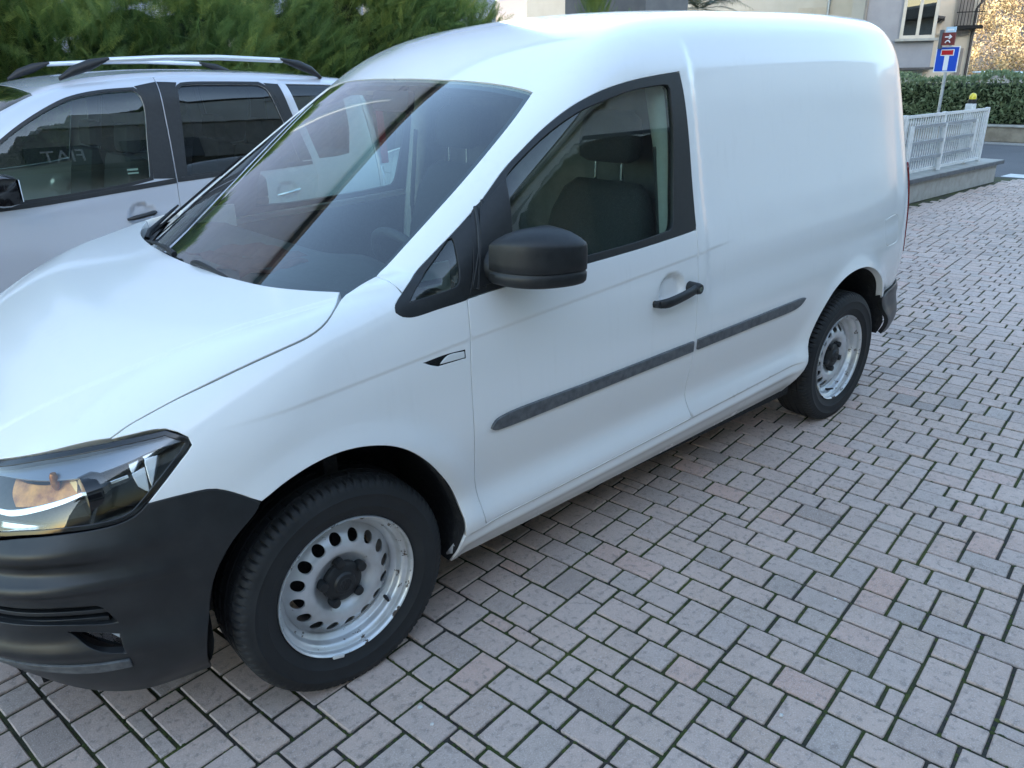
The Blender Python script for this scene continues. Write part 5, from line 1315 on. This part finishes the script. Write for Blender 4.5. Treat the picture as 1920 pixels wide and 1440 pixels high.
for k in range(34):
    a = k*2.399; el = pr_.uniform(-.1, 1.0); L = pr_.uniform(1.0, 1.5); dead = pr_.random() < .3
    pts = []
    for t in np.linspace(0, 1, 12):
        rr2 = L*t*math.cos(el*(1-.3*t)); z = 2.8+L*t*math.sin(el)-(.55+.3*(1-el))*t*t*L*.8; pts.append(Vector((rr2*math.cos(a), rr2*math.sin(a), z)))
    side = Vector((-math.sin(a), math.cos(a), 0))
    for i in range(1, 11):
        for s in (-1, 1):
            for sub in (0, .5):
                p = pts[i].lerp(pts[i+1], sub); d = (pts[i+1]-pts[i]).normalized(); ll = .34*math.sin(math.pi*min(1, (i+sub)/11*.85+.1))
                tip = p+(side*s*.75+d*.75).normalized()*ll+Vector((0, 0, -.10*ll-.05*pr_.random())); w = d*.014; n = len(V)
                V += [tuple(p-w), tuple(p+w), tuple(tip)]; Fp.append((n, n+1, n+2)); tn += [(.9 if dead else .3)+pr_.uniform(-.2, .2)]*3
pm = mesh_obj('crown', V, Fp, 'palm_leaf', palm, smooth=False); a = pm.data.attributes.new('tone', 'FLOAT', 'POINT'); a.data.foreach_set('value', np.array(tn, np.float32)); pm['kind'] = 'stuff'
# dry grasses and a young conifer beside the shed
shrub = tag(empty('young_conifer', (9.6, 7.3, 0)), 'young conifer standing between the hedge and the shed', 'shrub')
n_ = 900; ang = rs_.uniform(0, 6.28, n_); zz = rs_.uniform(.3, 2.95, n_); rr3 = .62*(1-zz/3.2)**.7*np.sqrt(rs_.rand(n_))
p_ = np.stack([rr3*np.cos(ang), rr3*np.sin(ang), zz], 1)
cf = scatter('crown', 'conifer_leaf', T, F, p_, np.stack([np.cos(ang)*.6, np.sin(ang)*.6, np.ones(n_)], 1), np.stack([np.cos(ang), np.sin(ang), np.full(n_, .4)], 1), rs_.uniform(.15, .32, n_), .3+.4*rs_.rand(n_), shrub); cf['kind'] = 'stuff'
MB().tube([(0, 0, 0), (0, 0, 2.7)], [.05, .015], 7).build('trunk', 'bark', shrub, True)
# --- low wall with white picket fence and gate frame
wall = tag(empty('garden_wall', (8.4, 1.85, 0)), 'low rendered wall with dark slate coping under the white fence', 'wall')
MB().box((0, .02, .125), (7.7, .30, .25), bev=.006).build('wall_body', 'concrete', wall)
for k in range(7): MB().box((-3.30+k*1.115, 0, .285), (1.105, .38, .05), bev=.006).build('coping_slab', 'slate_edge', wall)
for k in range(7): MB().box((-3.30+k*1.115, .0, .3125), (1.10, .35, .006)).build('coping_face', 'concrete', wall)
fence = tag(empty('picket_fence', (8.2, 1.86, .315)), 'white metal picket fence standing on the low wall behind the van', 'fence')
def fbox(nm, x, z, w, h, d=.02, y=0., m='white_metal'): return MB().box((x-8.2, y, z-.315), (w, d, h)).build(nm, m, fence)
me0 = None
for k in range(103):
    x = 4.72+k*.0695
    if me0 is None: p = fbox('picket', 0, .68, .021, .66, .012); me0 = p.data; p.location = (x, 0, 0)
    else:
        p = bpy.data.objects.new('picket', me0); link(p, fence); p.location = (x, 0, 0)
    p.data = me0
for z in (1.025, .36): fbox('rail', 8.27, z, 7.2, .035, .03)
for x in (4.66, 6.3, 7.9, 9.28, 10.42, 11.86): fbox('post', x, .68, .055, .74, .05)
gf = tag(empty('sliding_gate', (10.35, 1.80, .5)), 'grey tubular gate frame fixed in front of the white pickets', 'gate')
for z in (.905, .715, .525): MB().box((.02, 0, z-.5), (1.95, .03, .035)).build('rail', 'grey_metal', gf)
for x, z0, z1 in ((-.97, .45, .92), (0, .33, .92), (.99, .50, .92)): MB().box((x, -.003, (z0+z1)/2-.5), (.045, .034, z1-z0)).build('upright', 'white_metal', gf)
gp = tag(empty('gate_post', (11.42, 1.93, .31)), 'white gate post carrying the yellow warning lamp', 'post')
MB().box((0, 0, .40), (.13, .10, .80), bev=.008).build('post', 'white_metal', gp)
gl = tag(empty('warning_lamp', (11.44, 1.93, 1.112)), 'yellow domed warning lamp on top of the white gate post', 'lamp')
MB().lathe([(0, 0), (.052, 0), (.052, .05), (.045, .055)], (0, 0, 0), 'z', 20).build('base', 'black_plastic', gl, True)
MB().lathe([(.046, .055), (.045, .095), (.034, .122), (.015, .134), (0, .136)], (0, 0, 0), 'z', 20).build('dome', 'lamp_yellow', gl, True)
# --- dead-end road sign and the brown direction sign above it
sg = tag(empty('road_sign', (17.6, 4.80, 0)), 'blue dead-end road sign with white bar and red cap on a grey pole', 'sign')
sg.rotation_euler = (0, 0, rad(-8))
MB().tube([(.04, 0, 0), (.04, 0, 2.25)], .032, 12).build('pole', 'grey_metal', sg, True)
def plate(nm, w, h, y, z, d, m, par, r=.02): return MB().box((d, y, z), (.012, w, h), bev=.004).build(nm, m, par)
pl_ = plate('plate', .50, .50, 0, 1.715, 0, 'sign_white', sg); plate('field', .46, .46, 0, 1.715, -.004, 'sign_blue', pl_)
plate('bar', .10, .33, 0, 1.665, -.008, 'sign_white', pl_); plate('cap_border', .28, .125, 0, 1.845, -.012, 'sign_white', pl_); plate('cap', .245, .09, 0, 1.845, -.016, 'sign_red', pl_)
bs_ = tag(empty('direction_sign', (17.5, 4.83, 1.98)), 'small brown direction sign with white arrow above the blue sign', 'sign'); bs_.rotation_euler = (0, 0, rad(-8))
MB().box((.02, -.03, .125), (.03, .27, .24)).build('plate', 'sign_brown', bs_)
MB().box((.03, .135, .12), (.07, .055, .36)).build('bracket', 'wall_dark', bs_)
MB().prism([(.05, .15), (.05, .172), (-.05, .172), (-.025, .198), (-.045, .205), (-.10, .161), (-.045, .117), (-.025, .124), (-.05, .15)], .012, Matrix(((0, 0, -1, .005), (1, 0, 0, -.01), (0, 1, 0, 0), (0, 0, 0, 1)))).build('arrow', 'sign_white', bs_)
MB().tube([(-.002, -.03+.05*math.cos(t), .04+.05*math.sin(t)) for t in np.linspace(.2, math.pi-.2, 8)], .012, 6).build('symbol', 'sign_white', bs_)
ws_ = tag(empty('pale_sign', (17.5, 4.80, 2.225)), 'small pale blue sign plate at the top of the sign pole', 'sign'); ws_.rotation_euler = (0, 0, rad(-8))
MB().box((.02, -.02, .05), (.03, .20, .11)).build('plate', 'sign_pale', ws_); MB().box((.001, -.02, .05), (.01, .13, .03)).build('stripe', 'sign_white', ws_)
# --- laurel hedge on a stone kerb wall across the road
lw = tag(empty('kerb_wall', (19.5, 6.5, 0)), 'low brown stone wall under the laurel hedge across the road', 'wall')
MB().box((0, 0, .16), (.35, 5.9, .32), bev=.01).build('wall_body', 'stone_wall', lw); MB().box((-.01, 0, .335), (.40, 5.95, .04), bev=.008).build('coping', 'concrete', lw)
lh = tag(empty('laurel_hedge', (20.1, 6.5, .3)), 'clipped broadleaf hedge behind the road sign', 'hedge')
T2 = [(0,0,0),(.22,.35,.05),(.16,.75,.03),(0,1,-.08),(-.16,.75,.03),(-.22,.35,.05)]; F3 = [(0,1,2,3),(0,3,4,5)]
n_ = 9000; ly = rs_.uniform(-3.0, 3.2, n_); tp2 = rs_.rand(n_) < .3; lz = np.where(tp2, 1.0, rs_.uniform(.05, 1.0, n_))*(1.02+.06*np.sin(ly*2.3)+.04*np.sin(ly*6)); lx = np.where(tp2, rs_.uniform(-.5, .6, n_), -.5+.08*np.sin(ly*4+lz*5)+rs_.uniform(-.07, .2, n_))
ends = rs_.rand(n_) < .12; ly = np.where(ends, -3.0+rs_.uniform(-.08, .1, n_), ly); lx = np.where(ends, rs_.uniform(-.5, .6, n_), lx)
lo_ = scatter('foliage', 'laurel_leaf', T2, F3, np.stack([lx, ly, lz], 1), rs_.normal(0, .6, (n_, 3))+[-.6, -.2, .5], rs_.normal(0, .6, (n_, 3))+[-.5, 0, .8], rs_.uniform(.07, .13, n_), .2+.6*rs_.rand(n_)+.1*np.sin(ly*7)*np.sin(lz*9), lh); lo_['kind'] = 'stuff'
MB().box((.1, .1, .45), (.9, 5.9, .90), bev=.15).build('inner_branches', 'hedge_core', lh, True)
# --- grey house with window, cream house with balcony
gh = house('grey_house', 'grey rendered house with a beige framed window behind the road sign', (25, 9.15, 0), 24)
MB().box((4, .1, 4.6), (8, 2.0, 6.15)).build('upper_wall', 'wall_grey', gh); MB().box((4.4, .1, .75), (7.6, 1.7, 1.5)).build('lower_wall', 'wall_white', gh)
MB().box((3.9, 0, 1.52), (8.2, 2.2, .06)).build('drip_edge', 'tile_dark', gh)
window(gh, (0, -.42, 3.15), .86, 1.5, 'x', .10)
MB().tube([(-.06, 1.08, 0), (-.06, 1.08, 7.4)], .05, 8).build('downpipe', 'wood_grey', gh, True)
ch = house('balcony_house', 'cream house with gutter, downpipe and small balcony at the right edge', (30.3, 11.25, 0), 22)
MB().box((3, 0, 4), (6, 4.1, 8)).build('wall', 'wall_cream', ch); MB().box((-.04, 0, 2.62), (.08, 4.2, .06)).build('string_course', 'beige_frame', ch)
MB().box((-.45, -.6, 3.16), (1.0, .9, .06), Matrix.Rotation(.16, 3, 'X')).build('canopy', 'tile_dark', ch); MB().tube([(-.98, -1.05, 3.10), (-.98, -.12, 3.26)], .05, 8).build('gutter', 'tile_dark', ch, True)
MB().tube([(-.9, -.95, 3.08), (-.6, -.75, 2.93), (-.1, -.40, 2.85)], .035, 8).build('gutter_pipe', 'tile_dark', ch, True)
MB().tube([(-.08, -1.98, 0), (-.08, -1.98, 3.4), (-.20, -2.1, 3.6), (-.3, -2.1, 7.9)], .045, 8).build('downpipe', 'tile_dark', ch, True)
rl2 = MB()
for k in range(8): rl2.box((-.55, -2.15+k*.10, 3.28), (.02, .02, .9))
for z in (2.85, 3.28, 3.72): rl2.box((-.55, -1.8, z), (.03, .85, .03))
rl2.box((-.3, -1.8, 2.80), (.6, .9, .08)); rl2.build('balcony', 'gap_dark', ch)
MB().box((-.08, -1.62, 3.3), (.06, .5, 1.5)).build('balcony_door', 'wood_grey', ch)
for y, z0, z1 in ((-.25, 1.2, 2.25), (-1.72, 1.2, 2.15)):
    MB().box((-.10, y, (z0+z1)/2), (.12, .17, z1-z0), bev=.03).build('shutter', 'wood_grey', ch)
# --- pale carport roof further down the lane
cp = tag(empty('carport', (41, 12.0, 0)), 'pale flat carport roof on thin posts beyond the hedge', 'shelter')
MB().box((1.5, -.2, 1.24), (3.4, 1.9, .05), Matrix.Rotation(.05, 3, 'X')).build('roof', 'sign_pale', cp)
for x, y in ((.1, -.95), (.1, .6), (2.9, -.95), (2.9, .6)): MB().tube([(x, y, 0), (x+.1, y-.1, 1.22)], .05, 6).build('post', 'wood_grey', cp)
# --- sunlit hillside in autumn colours
def hill_h(x, y): 
    d = (x-150)*.5+.0*y; return np.maximum(0, d)*.62*(.85+.15*np.sin(y*.012+.4))+6*np.sin(x*.03+y*.02)+4*np.sin(x*.011-y*.045)
gx, gy = np.linspace(150, 620, 48), np.linspace(-160, 420, 48); GX, GY = np.meshgrid(gx, gy, indexing='ij'); GZ = hill_h(GX, GY)-3; GZ[0, :] = -2
V = np.stack([GX, GY, GZ], -1).reshape(-1, 3); Fh = [(i*48+j, (i+1)*48+j, (i+1)*48+j+1, i*48+j+1) for i in range(47) for j in range(47)]
noisy('hill_ground', (.22, .20, .20), (.30, .25, .20), .05, .95)
tag(mesh_obj('hillside', V, Fh, 'hill_ground', None), kind='structure')
n_ = 1500; tx = rs_.uniform(160, 250, n_); tyy = tx*.34+rs_.uniform(-28, 28, n_); keep = np.sin(tx*.06)*np.sin(tyy*.08+1)+rs_.normal(0, .5, n_) > -.35; tx, tyy = tx[keep], tyy[keep]; n_ = len(tx)
per = 80; bp_ = np.repeat(np.stack([tx, tyy, hill_h(tx, tyy)+1.5], 1), per, 0); q_ = rs_.normal(0, 1, (n_*per, 3)); q_ /= np.linalg.norm(q_, axis=1)[:, None]; q_ *= (rs_.rand(n_*per)**.4)[:, None]*np.repeat(rs_.uniform(1.0, 2.3, n_), per)[:, None]; q_[:, 2] *= 1.15
ft = scatter('hillside_trees', 'autumn_leaf', T2, F3, bp_+q_, rs_.normal(0, 1, (n_*per, 3)), rs_.normal(0, 1, (n_*per, 3)), rs_.uniform(.35, .7, n_*per), np.repeat(np.clip(rs_.normal(.55, .28, n_), 0, 1), per)+rs_.normal(0, .08, n_*per))
tag(ft, 'golden autumn trees covering the sunlit hillside', 'trees', kind='stuff')
# --- showroom opposite, behind the camera: it is what the windows mirror and what shades the yard
sr = tag(empty('car_showroom', (0, -6.6, 0)), 'pale car showroom facing the yard, mirrored in the car windows', 'building')
MB().box((-1, -3.5, 2.6), (22, 7, 5.2)).build('lower_wall', 'wall_white', sr)
V = [(4.2, 0, 5.2), (4.2, -7, 5.2)]
gbl = [(3.0, 5.2), (10, 5.2), (10, 9.0), (9.0, 9.0)]
MB().prism(gbl, 7.0, Matrix(((1, 0, 0, 0), (0, 0, -1, -.02), (0, 1, 0, 0), (0, 0, 0, 1)))).build('gable_wall', 'wall_white', sr)
MB().box((6.1, -3.4, 7.45), (.16, 7.3, 8.0), Matrix.Rotation(rad(57), 3, 'Y')).build('roof_edge', 'tile_dark', sr)
MB().box((-1, .25, 5.25), (22.4, .9, .16)).build('canopy', 'wall_white', sr); MB().box((-1, .55, 4.86), (22.4, .25, .62)).build('fascia', 'concrete', sr)
fiat = MB().box((2.05, .70, 4.72), (1.0, .05, .34)).build('sign_panel', 'gloss_black', sr)
fiat2 = MB().box((3.55, .70, 4.74), (1.3, .05, .36)).build('sign_panel', 'gloss_black', sr)
tc = bpy.data.curves.new('sign_text', 'FONT'); tc.body = 'FIAT'; tc.size = .30; tc.align_x = 'CENTER'; tc.extrude = .006
to = bpy.data.objects.new('sign_text', tc); COL.objects.link(to); bpy.context.view_layer.update()
dg = bpy.context.evaluated_depsgraph_get(); tm = bpy.data.meshes.new_from_object(to.evaluated_get(dg)); bpy.data.objects.remove(to)
tm.materials.clear(); tm.materials.append(MATS['sign_white'])
tobj = bpy.data.objects.new('lettering', tm); link(tobj, fiat); tobj.location = (2.05, .735, 4.615); tobj.rotation_euler = (rad(90), 0, rad(180))
em = MB()
for dx in (-.13, .13): em.tube([(3.55+dx+.11*math.cos(t), .735, 4.74+.09*math.sin(t)) for t in np.linspace(0, 2*math.pi, 17)], .018, 6, False)
em.build('emblem', 'sign_white', fiat2, True)
for k in range(5):
    x = -9.6+k*4.3
    f = MB().box((x, .02, 1.75), (3.9, .06, 2.9)).build('shop_window_frame', 'wall_dark', sr); MB().box((x, .055, 1.75), (3.7, .02, 2.7)).build('pane', 'house_glass', f)
ac = MB().box((6.6, .25, 6.3), (.9, .35, .62), bev=.02).build('air_conditioner', 'white_plastic', sr); MB().lathe([(0, .19), (.22, .19), (.24, .17)], (6.5, .25, 6.3), 'y', 24).build('fan_grille', 'gap_dark', ac)
# --- unseen ridge added to keep the low sun off the yard
gx, gy = np.linspace(-420, 40, 40), np.linspace(-420, -190, 14); GX, GY = np.meshgrid(gx, gy, indexing='ij')
GZ = 88*np.exp(-((GY+305)/55)**4)*(1+.04*np.sin(GX*.03)+.03*np.sin(GX*.08+GY*.05))*sstep(-420, -340, GX)*sstep(40, -30, GX)-1
V = np.stack([GX, GY, GZ], -1).reshape(-1, 3)
noisy('sun_screen_ground', (.05, .06, .035), (.10, .09, .05), .08, .95)
tag(mesh_obj('sun_screen_ridge', V, [(i*14+j, (i+1)*14+j, (i+1)*14+j+1, i*14+j+1) for i in range(39) for j in range(13)], 'sun_screen_ground', None), kind='structure')

ob = tag(empty('reflection_block', (27, -12.5, 0)), 'unseen long pale block added beside the showroom for an even reflection in the van', 'building')  # unseen, added so the van flank mirrors an even pale facade
MB().box((0, -4, 4.6), (31, 8, 9.2)).build('wall', 'wall_white', ob); MB().box((0, -4, 9.3), (31.6, 8.6, .2)).build('roof', 'concrete', ob)
for r in range(2):
    for k in range(9): 
        f = MB().box((-13.2+k*3.3, .03, 2.0+r*3.6), (1.5, .08, 1.4)).build('window', 'beige_frame', ob); MB().box((-13.2+k*3.3, .08, 2.0+r*3.6), (1.35, .02, 1.25)).build('pane', 'curtain', f)
